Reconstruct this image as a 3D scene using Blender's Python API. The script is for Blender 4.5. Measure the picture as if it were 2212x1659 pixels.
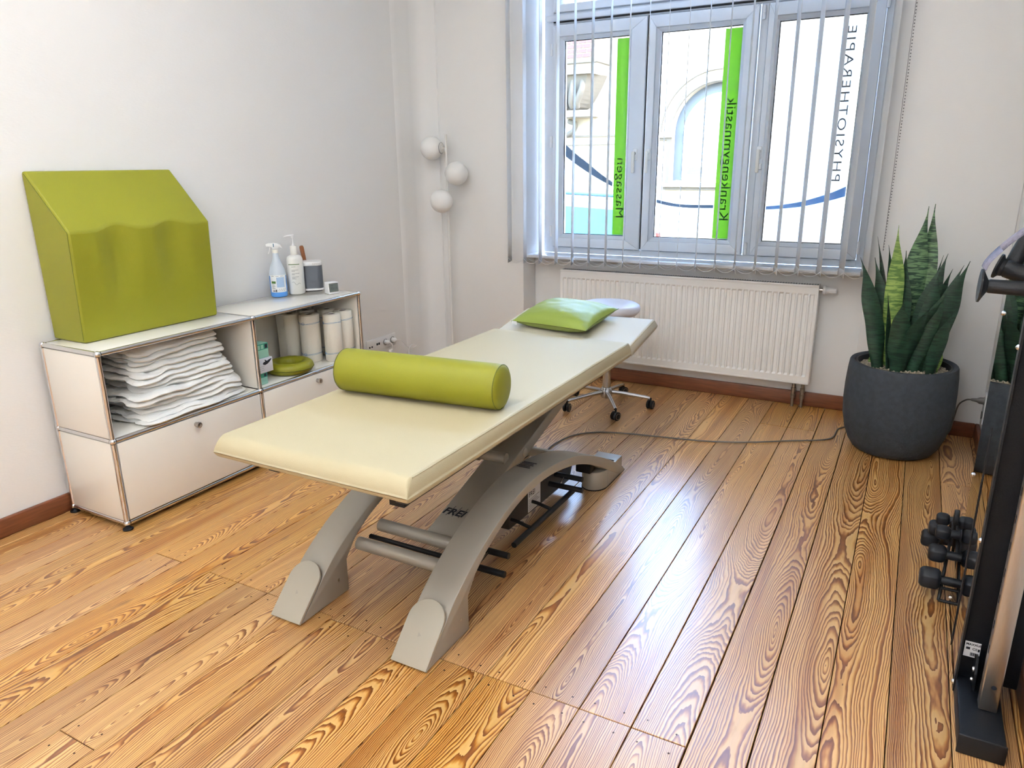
import bpy, bmesh, math, random
from mathutils import Vector, Matrix, noise
PI = math.pi
R = math.radians
sc = bpy.context.scene
for o in list(bpy.data.objects):
    bpy.data.objects.remove(o)
C = sc.collection
random.seed(7)

# ------------------------------------------------------------------ camera
cam = bpy.data.cameras.new('camera')
cam.sensor_width = 36.0
cam.lens = 36.0 * 1581.74 / 2212.0
cam.clip_start = 0.05
cam.clip_end = 200
camo = bpy.data.objects.new('camera', cam)
C.objects.link(camo)
rt = Vector((0.87933062, 0.47611843, -0.00942896))
up = Vector((-0.12918504, 0.25755238, 0.95758968))
fw = Vector((-0.45835455, 0.84081984, -0.28798107))
m = Matrix((rt, up, -fw)).transposed().to_4x4()
m.translation = Vector((2.639788, -1.595898, 1.397308))
camo.matrix_world = m
sc.camera = camo

# ------------------------------------------------------------------ world, sun, exposure
sc.view_settings.view_transform = 'Standard'
sc.view_settings.look = 'None'
sc.view_settings.gamma = 1.0
sc.view_settings.use_curve_mapping = False
sc.view_settings.exposure = 1.17
w = bpy.data.worlds.new('sky')
sc.world = w
w.use_nodes = True
nt = w.node_tree
nt.nodes.clear()
sky = nt.nodes.new('ShaderNodeTexSky')
sky.sky_type = 'NISHITA'
sky.sun_disc = False
sky.sun_elevation = R(48)
sky.sun_rotation = R(108)
bg = nt.nodes.new('ShaderNodeBackground')
bg.inputs['Strength'].default_value = 8.0
wo = nt.nodes.new('ShaderNodeOutputWorld')
nt.links.new(sky.outputs[0], bg.inputs[0])
nt.links.new(bg.outputs[0], wo.inputs[0])

sun = bpy.data.lights.new('sun', 'SUN')
sun.energy = 1.5
sun.angle = R(0.6)
sun.color = (1.0, 0.95, 0.86)
suno = bpy.data.objects.new('sun', sun)
C.objects.link(suno)
suno.rotation_euler = Vector((-0.70, 0.26, -0.72)).to_track_quat('-Z', 'Y').to_euler()
suno.location = (0, 0, 20)

FILL_UP_W = 48.0            # added fill uplight, out of view below the ceiling
FILL_COL = (0.94, 1.0, 1.09)
FILL_GLOBE_W = 118.0           # added fill globe, unseen behind the camera
cy_ = sc.cycles
cy_.max_bounces = 6
cy_.diffuse_bounces = 4
cy_.glossy_bounces = 3
cy_.transmission_bounces = 4
cy_.transparent_max_bounces = 10
cy_.caustics_reflective = False
cy_.caustics_refractive = False
cy_.sample_clamp_indirect = 6.0
cy_.use_adaptive_sampling = True
cy_.adaptive_threshold = 0.07

# daylight portal in the window opening (adds no light, only guides sampling of the sky)
pl = bpy.data.lights.new('window_portal', 'AREA')
pl.shape = 'RECTANGLE'
pl.size = 2.0
pl.size_y = 2.1
pl.cycles.is_portal = True
plo = bpy.data.objects.new('window_portal', pl)
C.objects.link(plo)
plo.location = (1.42, 3.10, 1.88)
plo.rotation_euler = (R(-90), 0, 0)

# ------------------------------------------------------------------ materials
def lin(c):
    return tuple(((x / 255.0 + 0.055) / 1.055) ** 2.4 if x / 255.0 > 0.04045 else x / 255.0 / 12.92 for x in c)

MATS = {}
def mat(name, rgb, rough=0.5, metal=0.0, spec=0.5, bump=0.0, bscale=200.0, coat=0.0, var=0.0, vscale=8.0,
        trans=0.0, stretch=None, sheen=0.0, emit=None, estr=0.0):
    """Principled material with a procedural colour variation and fine relief"""
    m = bpy.data.materials.new(name)
    m.use_nodes = True
    n, l = m.node_tree.nodes, m.node_tree.links
    p = n['Principled BSDF']
    col = lin(rgb)
    p.inputs['Base Color'].default_value = (*col, 1)
    p.inputs['Roughness'].default_value = rough
    p.inputs['Metallic'].default_value = metal
    p.inputs['Specular IOR Level'].default_value = spec
    p.inputs['Coat Weight'].default_value = coat
    p.inputs['Coat Roughness'].default_value = 0.08
    p.inputs['Transmission Weight'].default_value = trans
    p.inputs['Sheen Weight'].default_value = sheen
    if emit:
        p.inputs['Emission Color'].default_value = (*emit, 1)
        p.inputs['Emission Strength'].default_value = estr
    tc = n.new('ShaderNodeTexCoord')
    vec = tc.outputs['Object']
    if stretch:
        mp = n.new('ShaderNodeMapping')
        mp.inputs['Scale'].default_value = stretch
        l.new(vec, mp.inputs[0])
        vec = mp.outputs[0]
    nz = n.new('ShaderNodeTexNoise')
    nz.inputs['Scale'].default_value = vscale
    nz.inputs['Detail'].default_value = 1
    l.new(vec, nz.inputs['Vector'])
    mr = n.new('ShaderNodeMapRange')
    mr.inputs['From Min'].default_value = 0.3
    mr.inputs['From Max'].default_value = 0.7
    mr.inputs['To Min'].default_value = 1.0 - var
    mr.inputs['To Max'].default_value = 1.0 + var * 0.6
    l.new(nz.outputs[0], mr.inputs[0])
    mx = n.new('ShaderNodeMix')
    mx.data_type = 'RGBA'
    mx.blend_type = 'MULTIPLY'
    mx.inputs[0].default_value = 1.0
    mx.inputs[6].default_value = (*col, 1)
    l.new(mr.outputs[0], mx.inputs[7])
    l.new(mx.outputs[2], p.inputs['Base Color'])
    if bump > 0:
        nb = n.new('ShaderNodeTexNoise')
        nb.inputs['Scale'].default_value = bscale
        nb.inputs['Detail'].default_value = 0
        l.new(vec, nb.inputs['Vector'])
        bp = n.new('ShaderNodeBump')
        bp.inputs['Strength'].default_value = bump
        bp.inputs['Distance'].default_value = 0.002
        l.new(nb.outputs[0], bp.inputs['Height'])
        l.new(bp.outputs[0], p.inputs['Normal'])
    MATS[name] = m
    return m

def film(name, rgb, clear, alpha_tr=0.5):
    """thin window film: part clear, part scattering"""
    m = bpy.data.materials.new(name)
    m.use_nodes = True
    n, l = m.node_tree.nodes, m.node_tree.links
    n.clear()
    out = n.new('ShaderNodeOutputMaterial')
    tr = n.new('ShaderNodeBsdfTransparent')
    tl = n.new('ShaderNodeBsdfTranslucent')
    df = n.new('ShaderNodeBsdfDiffuse')
    col = (*lin(rgb), 1)
    nz = n.new('ShaderNodeTexNoise')
    nz.inputs['Scale'].default_value = 3.0
    mr = n.new('ShaderNodeMapRange')
    mr.inputs['To Min'].default_value = 0.94
    mr.inputs['To Max'].default_value = 1.03
    l.new(nz.outputs[0], mr.inputs[0])
    mx = n.new('ShaderNodeMix'); mx.data_type = 'RGBA'; mx.blend_type = 'MULTIPLY'
    mx.inputs[0].default_value = 1.0
    mx.inputs[6].default_value = col
    l.new(mr.outputs[0], mx.inputs[7])
    for s in (tr, tl, df):
        l.new(mx.outputs[2], s.inputs[0])
    m1 = n.new('ShaderNodeMixShader'); m1.inputs[0].default_value = 1 - alpha_tr
    m2 = n.new('ShaderNodeMixShader'); m2.inputs[0].default_value = 1 - clear
    l.new(tl.outputs[0], m1.inputs[1]); l.new(df.outputs[0], m1.inputs[2])
    l.new(tr.outputs[0], m2.inputs[1]); l.new(m1.outputs[0], m2.inputs[2])
    l.new(m2.outputs[0], out.inputs[0])
    MATS[name] = m
    return m

def glass_mat(name):
    m = bpy.data.materials.new(name)
    m.use_nodes = True
    n, l = m.node_tree.nodes, m.node_tree.links
    n.clear()
    out = n.new('ShaderNodeOutputMaterial')
    tr = n.new('ShaderNodeBsdfTransparent'); tr.inputs[0].default_value = (0.95, 0.97, 0.97, 1)
    gl = n.new('ShaderNodeBsdfGlossy'); gl.inputs['Roughness'].default_value = 0.02
    fr = n.new('ShaderNodeFresnel'); fr.inputs[0].default_value = 1.45
    nz = n.new('ShaderNodeTexNoise'); nz.inputs['Scale'].default_value = 2.0
    bp = n.new('ShaderNodeBump'); bp.inputs['Strength'].default_value = 0.02
    l.new(nz.outputs[0], bp.inputs['Height']); l.new(bp.outputs[0], gl.inputs['Normal'])
    mx = n.new('ShaderNodeMixShader')
    l.new(fr.outputs[0], mx.inputs[0]); l.new(tr.outputs[0], mx.inputs[1]); l.new(gl.outputs[0], mx.inputs[2])
    l.new(mx.outputs[0], out.inputs[0])
    MATS[name] = m
    return m

def wood_floor():
    m = bpy.data.materials.new('pine_plank')
    m.use_nodes = True
    n, l = m.node_tree.nodes, m.node_tree.links
    p = n['Principled BSDF']
    def math_(op, a, b=None, c=None):
        k = n.new('ShaderNodeMath'); k.operation = op
        for i, v in enumerate((a, b, c)):
            if v is None: continue
            if isinstance(v, (int, float)): k.inputs[i].default_value = v
            else: l.new(v, k.inputs[i])
        return k.outputs[0]
    def comb(x, y, z):
        k = n.new('ShaderNodeCombineXYZ')
        for i, v in enumerate((x, y, z)):
            if isinstance(v, (int, float)): k.inputs[i].default_value = v
            else: l.new(v, k.inputs[i])
        return k.outputs[0]
    def nse(vec, scale=1.0, det=2.0, rough=0.5):
        k = n.new('ShaderNodeTexNoise')
        k.inputs['Scale'].default_value = scale
        k.inputs['Detail'].default_value = det
        k.inputs['Roughness'].default_value = rough
        l.new(vec, k.inputs['Vector'])
        return k.outputs[0]
    tc = n.new('ShaderNodeTexCoord')
    sp = n.new('ShaderNodeSeparateXYZ'); l.new(tc.outputs['Object'], sp.inputs[0])
    x, y = sp.outputs[0], sp.outputs[1]
    oi = n.new('ShaderNodeObjectInfo')
    rnd = oi.outputs['Random']
    def wn(mult):
        k = n.new('ShaderNodeTexWhiteNoise'); k.noise_dimensions = '1D'
        l.new(math_('MULTIPLY', rnd, mult), k.inputs['W'])
        return k.outputs['Value']
    r1, r2, r3, r4 = wn(91.7), wn(37.3), wn(513.1), wn(777.7)
    off = math_('MULTIPLY', rnd, 300.0)
    # height of the pith line over the plank face, wandering along the plank
    h = nse(comb(off, math_('MULTIPLY', y, 0.85), 0.0), 1.0, 1.2, 0.4)
    h = math_('MULTIPLY', math_('SUBTRACT', h, 0.5), 0.34)
    h = math_('ADD', h, math_('MULTIPLY', math_('SUBTRACT', r1, 0.5), 0.07))
    wob = nse(comb(math_('ADD', off, 40.0), math_('MULTIPLY', y, 1.6), 3.0), 1.0, 1.0)
    xx = math_('ADD', x, math_('MULTIPLY', math_('SUBTRACT', wob, 0.5), 0.07))
    xx = math_('ADD', xx, math_('MULTIPLY', math_('SUBTRACT', r2, 0.5), 0.11))
    d = math_('SQRT', math_('ADD', math_('MULTIPLY', xx, xx), math_('MULTIPLY', h, h)))
    fine = nse(comb(math_('ADD', math_('MULTIPLY', x, 22.0), off), math_('MULTIPLY', y, 4.5), 5.0), 1.0, 3.0, 0.5)
    d = math_('ADD', d, math_('MULTIPLY', math_('SUBTRACT', fine, 0.5), 0.017))
    freq = math_('ADD', 145.0, math_('MULTIPLY', r3, 85.0))
    s = math_('MULTIPLY', d, freq)
    uneven = nse(comb(math_('MULTIPLY', d, 34.0), off, 2.0), 1.0, 1.0)
    s = math_('ADD', s, math_('MULTIPLY', uneven, 3.2))
    ringw = n.new('ShaderNodeTexWhiteNoise'); ringw.noise_dimensions = '1D'
    l.new(math_('ADD', math_('FLOOR', s), off), ringw.inputs['W'])
    fr = math_('FRACT', s)
    ramp = n.new('ShaderNodeValToRGB')
    e = ramp.color_ramp.elements
    e[0].position = 0.0;  e[0].color = (*lin((218, 174, 120)), 1)
    e[1].position = 1.0;  e[1].color = (*lin((170, 112, 66)), 1)
    for pos, c in ((0.36, (216, 170, 112)), (0.52, (192, 136, 82)), (0.68, (148, 88, 46)), (0.90, (112, 60, 32))):
        k = e.new(pos); k.color = (*lin(c), 1)
    # some rings are bold, others faint
    zone = nse(comb(math_('ADD', math_('MULTIPLY', x, 7.0), off), math_('MULTIPLY', y, 1.6), 12.0), 1.0, 1.0)
    amt = math_('ADD', math_('MULTIPLY', ringw.outputs['Value'], 0.55), math_('MULTIPLY', zone, 0.85))
    amt = math_('MINIMUM', math_('MAXIMUM', math_('MULTIPLY', amt, 1.25), 0.42), 1.0)
    l.new(math_('MULTIPLY', fr, math_('ADD', 0.45, math_('MULTIPLY', amt, 0.55))), ramp.inputs[0])
    # soften the figure in some zones, fine pores
    pores = nse(comb(math_('MULTIPLY', x, 110.0), math_('MULTIPLY', y, 4.0), off), 1.0, 2.0)
    pm = n.new('ShaderNodeMapRange'); pm.inputs['To Min'].default_value = 0.86; pm.inputs['To Max'].default_value = 1.12
    l.new(pores, pm.inputs[0])
    mx = n.new('ShaderNodeMix'); mx.data_type = 'RGBA'; mx.blend_type = 'MULTIPLY'; mx.inputs[0].default_value = 1.0
    l.new(ramp.outputs[0], mx.inputs[6]); l.new(pm.outputs[0], mx.inputs[7])
    heart = nse(comb(math_('ADD', math_('MULTIPLY', x, 16.0), off), math_('MULTIPLY', y, 0.9), 31.0), 1.0, 1.0)
    hr = n.new('ShaderNodeMapRange'); hr.inputs['From Min'].default_value = 0.5; hr.inputs['From Max'].default_value = 0.78
    l.new(heart, hr.inputs[0])
    mh = n.new('ShaderNodeMix'); mh.data_type = 'RGBA'; mh.blend_type = 'MULTIPLY'
    l.new(math_('MULTIPLY', hr.outputs[0], 0.75), mh.inputs[0])
    l.new(mx.outputs[2], mh.inputs[6]); mh.inputs[7].default_value = (*lin((196, 150, 118)), 1)
    mx = mh
    hs = n.new('ShaderNodeHueSaturation')
    hs.inputs['Hue'].default_value = 0.505
    l.new(math_('ADD', 0.98, math_('MULTIPLY', r4, 0.16)), hs.inputs['Saturation'])
    l.new(math_('ADD', 0.88, math_('MULTIPLY', r1, 0.28)), hs.inputs['Value'])
    l.new(mx.outputs[2], hs.inputs['Color'])
    # small dark knots / stains with their own shape
    kn = nse(comb(math_('ADD', math_('MULTIPLY', x, 9.0), off), math_('MULTIPLY', y, 4.0), 9.0), 1.0, 1.0)
    kr = n.new('ShaderNodeMapRange'); kr.inputs['From Min'].default_value = 0.745; kr.inputs['From Max'].default_value = 0.80
    l.new(kn, kr.inputs[0])
    mk = n.new('ShaderNodeMix'); mk.data_type = 'RGBA'
    l.new(math_('MULTIPLY', kr.outputs[0], 0.55), mk.inputs[0])
    l.new(hs.outputs[0], mk.inputs[6]); mk.inputs[7].default_value = (*lin((86, 48, 28)), 1)
    l.new(mk.outputs[2], p.inputs['Base Color'])
    rr = n.new('ShaderNodeMapRange'); rr.inputs['To Min'].default_value = 0.30; rr.inputs['To Max'].default_value = 0.33
    l.new(pores, rr.inputs[0])
    l.new(rr.outputs[0], p.inputs['Roughness'])
    p.inputs['Specular IOR Level'].default_value = 0.7
    p.inputs['Coat Weight'].default_value = 0.6
    p.inputs['Coat Roughness'].default_value = 0.34
    bp = n.new('ShaderNodeBump'); bp.inputs['Strength'].default_value = 0.16; bp.inputs['Distance'].default_value = 0.0008
    wv = nse(comb(math_('MULTIPLY', x, 40.0), math_('MULTIPLY', y, 5.0), off), 1.0, 1.0)
    l.new(math_('MULTIPLY', wv, 1.6), bp.inputs['Height']); l.new(bp.outputs[0], p.inputs['Normal'])
    MATS['pine_plank'] = m
    return m

def leaf_mat(name, dark, light, width):
    m = bpy.data.materials.new(name)
    m.use_nodes = True
    n, l = m.node_tree.nodes, m.node_tree.links
    p = n['Principled BSDF']
    tc = n.new('ShaderNodeTexCoord')
    mp = n.new('ShaderNodeMapping'); mp.inputs['Scale'].default_value = (16, 16, 95)
    l.new(tc.outputs['Object'], mp.inputs[0])
    nz = n.new('ShaderNodeTexNoise'); nz.inputs['Scale'].default_value = 1.0; nz.inputs['Detail'].default_value = 3
    nz.inputs['Distortion'].default_value = 0.9
    l.new(mp.outputs[0], nz.inputs['Vector'])
    rp = n.new('ShaderNodeValToRGB')
    e = rp.color_ramp.elements
    e[0].position = 0.5 - width; e[0].color = (*lin(dark), 1)
    e[1].position = 0.5 + width; e[1].color = (*lin(light), 1)
    l.new(nz.outputs[0], rp.inputs[0])
    l.new(rp.outputs[0], p.inputs['Base Color'])
    p.inputs['Roughness'].default_value = 0.42
    MATS[name] = m
    return m

def weave_wall(name, rgb):
    m = mat(name, rgb, rough=0.85, spec=0.2, bump=0.0, var=0.012, vscale=1.5)
    n, l = m.node_tree.nodes, m.node_tree.links
    p = n['Principled BSDF']
    tc = [k for k in n if k.type == 'TEX_COORD'][0]
    a = n.new('ShaderNodeTexNoise'); a.inputs['Scale'].default_value = 1.0; a.inputs['Detail'].default_value = 1
    mp = n.new('ShaderNodeMapping'); mp.inputs['Scale'].default_value = (60, 60, 330)
    l.new(tc.outputs['Object'], mp.inputs[0]); l.new(mp.outputs[0], a.inputs['Vector'])
    bp = n.new('ShaderNodeBump'); bp.inputs['Strength'].default_value = 0.22; bp.inputs['Distance'].default_value = 0.0016
    l.new(a.outputs[0], bp.inputs['Height']); l.new(bp.outputs[0], p.inputs['Normal'])
    return m

WALL = weave_wall('wallpaper', (242, 241, 239))
CEIL = mat('ceiling_paint', (240, 238, 234), rough=0.9, spec=0.2, bump=0.1, bscale=120)
PLASTER = mat('reveal_paint', (236, 235, 234), rough=0.8, spec=0.25, bump=0.08, bscale=90, var=0.01)
PINE = wood_floor()
NAIL = mat('old_nail', (62, 40, 28), rough=0.7, var=0.2)
DARKGAP = mat('subfloor_dark', (28, 19, 13), rough=0.95, spec=0.1, bump=0.2, var=0.2)
BASEWOOD = mat('baseboard_wood', (118, 68, 42), rough=0.4, var=0.22, vscale=5, stretch=(2, 2, 26), bump=0.05)
PVC = mat('white_pvc', (226, 231, 236), rough=0.32, var=0.01)
PVCGAP = mat('black_gasket', (22, 26, 32), rough=0.7)
SILL = mat('sill_stone', (232, 236, 240), rough=0.25, var=0.02)
RADW = mat('radiator_enamel', (249, 248, 245), rough=0.35, var=0.01)
RADG = mat('radiator_grille', (120, 124, 130), rough=0.5, var=0.05)
CHROME = mat('chrome', (226, 226, 228), rough=0.08, metal=1.0, var=0.02)
STEEL = mat('brushed_steel', (198, 192, 186), rough=0.32, metal=1.0, var=0.06, vscale=30, stretch=(40, 40, 1.2))
NICKEL = mat('satin_nickel', (190, 186, 180), rough=0.28, metal=1.0, var=0.05)
BRASSP = mat('pipe_metal', (150, 138, 124), rough=0.4, metal=0.8, var=0.15, vscale=60)
CABW = mat('cabinet_lacquer', (244, 240, 230), rough=0.12, var=0.006, coat=0.3)
BLACKP = mat('black_plastic', (17, 19, 23), rough=0.5, spec=0.4, bump=0.15, bscale=400, var=0.1)
BLACKM = mat('black_powder_coat', (10, 14, 21), rough=0.5, spec=0.3, bump=0.25, bscale=500, var=0.08)
RUBBER = mat('vinyl_dumbbell', (24, 28, 35), rough=0.5, spec=0.4, bump=0.1, bscale=300, var=0.08)
GREEN = mat('green_leatherette', (136, 135, 31), rough=0.45, spec=0.35, bump=0.3, bscale=650, var=0.03, vscale=4)
GREEN2 = mat('green_leatherette_pillow', (134, 152, 62), rough=0.36, bump=0.3, bscale=600, var=0.03, vscale=4)
GREEND = mat('green_seam', (92, 98, 26), rough=0.6, var=0.08)
CREAM = mat('cream_leatherette', (188, 176, 143), rough=0.55, spec=0.35, bump=0.3, bscale=700, var=0.015, vscale=3)
CREAM2 = mat('cream_leatherette_head', (200, 193, 174), rough=0.52, spec=0.35, bump=0.3, bscale=700, var=0.015, vscale=3)
SEAMC = mat('cream_seam', (186, 172, 138), rough=0.7, var=0.05)
FRAMEG = mat('grey_powder_coat', (166, 160, 148), rough=0.42, metal=0.25, bump=0.12, bscale=900, var=0.015)
FRAMEL = mat('foot_cover_grey', (174, 168, 152), rough=0.5, bump=0.15, bscale=900, var=0.015)
INSERT = mat('matt_insert', (92, 90, 88), rough=0.9, spec=0.1, var=0.03)
FRAMED = mat('dark_frame', (58, 56, 56), rough=0.5, var=0.05)
WHITEP = mat('white_plastic', (240, 240, 240), rough=0.35, var=0.01)
IVORY = mat('ivory_plastic', (238, 236, 228), rough=0.38, var=0.01)
OPAL = mat('opal_glass', (244, 243, 240), rough=0.3, var=0.01)
LAMPW = mat('lamp_white_paint', (232, 230, 226), rough=0.45, var=0.01)
POTM = mat('pot_fibre_cement', (53, 60, 68), rough=0.75, bump=0.5, bscale=260, var=0.16, vscale=40)
POTIN = mat('pot_liner', (30, 32, 36), rough=0.5, var=0.05)
PEBBLE = mat('pebble', (186, 172, 150), rough=0.8, var=0.35, vscale=70)
LEAFD = leaf_mat('leaf_dark', (22, 44, 34), (42, 74, 54), 0.12)
LEAFM = leaf_mat('leaf_mid', (38, 66, 50), (112, 146, 104), 0.09)
LEAFL = leaf_mat('leaf_pale', (84, 120, 56), (150, 176, 92), 0.10)
SHEET = mat('white_cotton', (244, 243, 238), rough=0.9, spec=0.15, bump=0.35, bscale=240, var=0.02, vscale=12, sheen=0.2)
PAPER = mat('tissue_paper', (244, 239, 226), rough=0.95, spec=0.1, bump=0.6, bscale=420, var=0.02)
PAPERIN = mat('tube_inside', (52, 40, 30), rough=0.95, var=0.1)
BLUEPRINT = mat('blue_print', (96, 148, 190), rough=0.9, var=0.1)
STOOLS = mat('stool_leatherette', (222, 223, 232), rough=0.4, bump=0.2, bscale=500, var=0.01)
ALU = mat('polished_aluminium', (200, 202, 206), rough=0.16, metal=1.0, var=0.03)
CABLE = mat('grey_cable', (116, 112, 108), rough=0.55, var=0.05)
INK = mat('dark_ink', (26, 32, 44), rough=0.6, var=0.05)
INKG = mat('grey_ink', (150, 150, 148), rough=0.7, var=0.05)
INKGREEN = mat('green_ink', (74, 116, 46), rough=0.6, var=0.05)
LABELW = mat('label_paper', (240, 242, 244), rough=0.55, var=0.02)
LABELB = mat('label_blue_text', (166, 192, 222), rough=0.6, var=0.12, vscale=300)
LIQUID = mat('blue_cleaner', (84, 150, 226), rough=0.25, var=0.03)
BOTTLET = mat('translucent_bottle', (206, 216, 226), rough=0.35, var=0.02)
BOTTLEW = mat('white_bottle', (238, 237, 231), rough=0.35, var=0.01)
TEAL = mat('teal_band', (28, 96, 120), rough=0.5, var=0.03)
HANDLEW = mat('brush_wood', (140, 84, 44), rough=0.4, var=0.25, vscale=20, stretch=(30, 30, 3))
SPKG = mat('speaker_grille', (98, 102, 110), rough=0.45, metal=0.5, bump=0.4, bscale=900, var=0.05)
LCD = mat('lcd_screen', (96, 104, 100), rough=0.2, var=0.02)
BOXTEAL = mat('box_teal', (64, 158, 132), rough=0.5, var=0.03)
BOXMINT = mat('box_mint', (160, 214, 192), rough=0.5, var=0.03)
BOXW = mat('box_white', (226, 230, 238), rough=0.5, var=0.02)
MIRROR = mat('mirror_silver', (218, 222, 222), rough=0.01, metal=1.0, var=0.005)
STRAP = mat('grey_webbing', (126, 122, 136), rough=0.8, bump=0.6, bscale=500, var=0.15, vscale=120)
GLASS = glass_mat('window_glass')
FROST = film('frosted_film', (196, 195, 192), 0.06, 0.7)
GFILM = film('green_film', (106, 134, 62), 0.3, 0.85)
GTEXT = film('green_lettering', (84, 122, 90), 0.35, 0.8)
STEXT = film('grey_lettering', (122, 120, 118), 0.5, 0.8)
SWOOSH = film('grey_swoosh_film', (98, 106, 114), 0.5, 0.7)
SWOOSHB = film('blue_swoosh_film', (142, 164, 188), 0.5, 0.8)
SLAT = film('blind_fabric', (252, 253, 254), 0.0, 0.55)
CORDW = mat('white_cord', (236, 238, 240), rough=0.6, var=0.02)
CORDD = mat('bead_chain', (120, 118, 118), rough=0.45, metal=0.4, var=0.1)
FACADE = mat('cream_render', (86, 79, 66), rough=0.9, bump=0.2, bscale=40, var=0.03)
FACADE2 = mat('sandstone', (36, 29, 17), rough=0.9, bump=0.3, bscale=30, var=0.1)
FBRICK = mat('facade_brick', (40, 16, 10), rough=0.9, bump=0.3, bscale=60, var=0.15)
FJOINT = mat('facade_joint', (86, 76, 60), rough=0.95, var=0.05)
SHUT = mat('roller_shutter', (28, 34, 39), rough=0.6, var=0.03)
FGLASS = mat('facade_window_glass', (196, 206, 214), rough=0.1, var=0.02)
ASPHALT = mat('asphalt', (120, 118, 114), rough=0.95, bump=0.4, bscale=90, var=0.1)
PAVE = mat('pavement', (186, 180, 170), rough=0.95, bump=0.3, bscale=60, var=0.08)
CARP = mat('car_paint', (84, 88, 92), rough=0.5, spec=0.2, var=0.01)
CARG = mat('car_glass', (40, 60, 68), rough=0.7, spec=0.05, var=0.03)
CARR = mat('tail_light_red', (64, 3, 5), rough=0.2, var=0.05)
TYRE = mat('tyre', (30, 30, 32), rough=0.8, bump=0.3, var=0.05)

# ------------------------------------------------------------------ geometry helpers
class G:
    def __init__(s):
        s.v, s.f = [], []
    def add(s, v, f):
        k = len(s.v)
        s.v += [tuple(a) for a in v]
        s.f += [tuple(i + k for i in q) for q in f]
        return s
    def box(s, x0, x1, y0, y1, z0, z1):
        v = [(x0, y0, z0), (x1, y0, z0), (x1, y1, z0), (x0, y1, z0), (x0, y0, z1), (x1, y0, z1), (x1, y1, z1), (x0, y1, z1)]
        f = [(0, 3, 2, 1), (4, 5, 6, 7), (0, 1, 5, 4), (1, 2, 6, 5), (2, 3, 7, 6), (3, 0, 4, 7)]
        return s.add(v, f)
    def tube(s, pts, r, n=12, caps=True, closed=False):
        pts = [Vector(p) for p in pts]
        rs = r if isinstance(r, (list, tuple)) else [r] * len(pts)
        N = len(pts)
        rings = []
        prev = None
        for i, p in enumerate(pts):
            if closed:
                t = pts[(i + 1) % N] - pts[i - 1]
            else:
                t = pts[min(i + 1, N - 1)] - pts[max(i - 1, 0)]
            t.normalize()
            if prev is None:
                a = Vector((0, 0, 1)) if abs(t.z) < 0.9 else Vector((1, 0, 0))
                u = t.cross(a).normalized()
            else:
                u = (prev - t * prev.dot(t)).normalized()
            prev = u
            w_ = t.cross(u)
            rings.append([p + (u * math.cos(2 * PI * j / n) + w_ * math.sin(2 * PI * j / n)) * rs[i] for j in range(n)])
        v = [q for rg in rings for q in rg]
        f = []
        for i in range(N if closed else N - 1):
            for j in range(n):
                a, b = i * n + j, i * n + (j + 1) % n
                c, d = ((i + 1) % N) * n + (j + 1) % n, ((i + 1) % N) * n + j
                f.append((a, b, c, d))
        if caps and not closed:
            f.append(tuple(range(n - 1, -1, -1)))
            f.append(tuple((N - 1) * n + j for j in range(n)))
        return s.add(v, f)
    def lathe(s, prof, c=(0, 0, 0), n=32, axis='Z', sx=1.0, sy=1.0):
        """prof: (radius, height) pairs; closed at zero radius"""
        v, f = [], []
        ids = []
        for r, z in prof:
            if r <= 1e-6:
                ids.append([len(v)]); v.append((0, 0, z))
            else:
                ids.append(list(range(len(v), len(v) + n)))
                v += [(r * sx * math.cos(2 * PI * j / n), r * sy * math.sin(2 * PI * j / n), z) for j in range(n)]
        for a, b in zip(ids, ids[1:]):
            for j in range(n):
                k = (j + 1) % n
                if len(a) == 1 and len(b) == 1: continue
                if len(a) == 1: f.append((a[0], b[k], b[j]))
                elif len(b) == 1: f.append((a[j], a[k], b[0]))
                else: f.append((a[j], a[k], b[k], b[j]))
        if axis == 'X': v = [(z, x, y) for x, y, z in v]
        elif axis == 'Y': v = [(y, z, x) for x, y, z in v]
        elif axis == '-Y': v = [(x, -z, y) for x, y, z in v]
        return s.add([(x + c[0], y + c[1], z + c[2]) for x, y, z in v], f)
    def prism(s, poly, a, b, axis='X'):
        """extrude a 2-D polygon: axis X -> poly is (y,z); Y -> (x,z); Z -> (x,y)"""
        def P(q, h):
            return (h, q[0], q[1]) if axis == 'X' else (q[0], h, q[1]) if axis == 'Y' else (q[0], q[1], h)
        n = len(poly)
        v = [P(q, a) for q in poly] + [P(q, b) for q in poly]
        f = [tuple(range(n - 1, -1, -1)), tuple(range(n, 2 * n))] + [(i, (i + 1) % n, n + (i + 1) % n, n + i) for i in range(n)]
        return s.add(v, f)
    def sphere(s, c, r, n=24, k=14, sq=1.0):
        return s.lathe([(r * math.sin(PI * i / k), -r * sq * math.cos(PI * i / k)) for i in range(k + 1)], c, n)
    def grid(s, fn, nu, nv, closed_u=False):
        v = [fn(i / (nu if closed_u else nu - 1), j / (nv - 1)) for j in range(nv) for i in range(nu)]
        f = []
        for j in range(nv - 1):
            for i in range(nu if closed_u else nu - 1):
                a = j * nu + i; b = j * nu + (i + 1) % nu
                f.append((a, b, b + nu, a + nu))
        return s.add(v, f)
    def xf(s, M):
        s.v = [tuple(M @ Vector(q)) for q in s.v]
        return s

ROOTS = {}
def root(name, label, cat, loc=(0, 0, 0), rz=0.0, group=None, kind=None, world=True):
    o = bpy.data.objects.new(name, None)
    o.empty_display_size = 0.05
    C.objects.link(o)
    o.location = loc
    o.rotation_euler = (0, 0, rz)
    if label: o['label'] = label
    if cat: o['category'] = cat
    if group: o['group'] = group
    if kind: o['kind'] = kind
    ROOTS[o] = Vector(loc) if world else None
    return o

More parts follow.
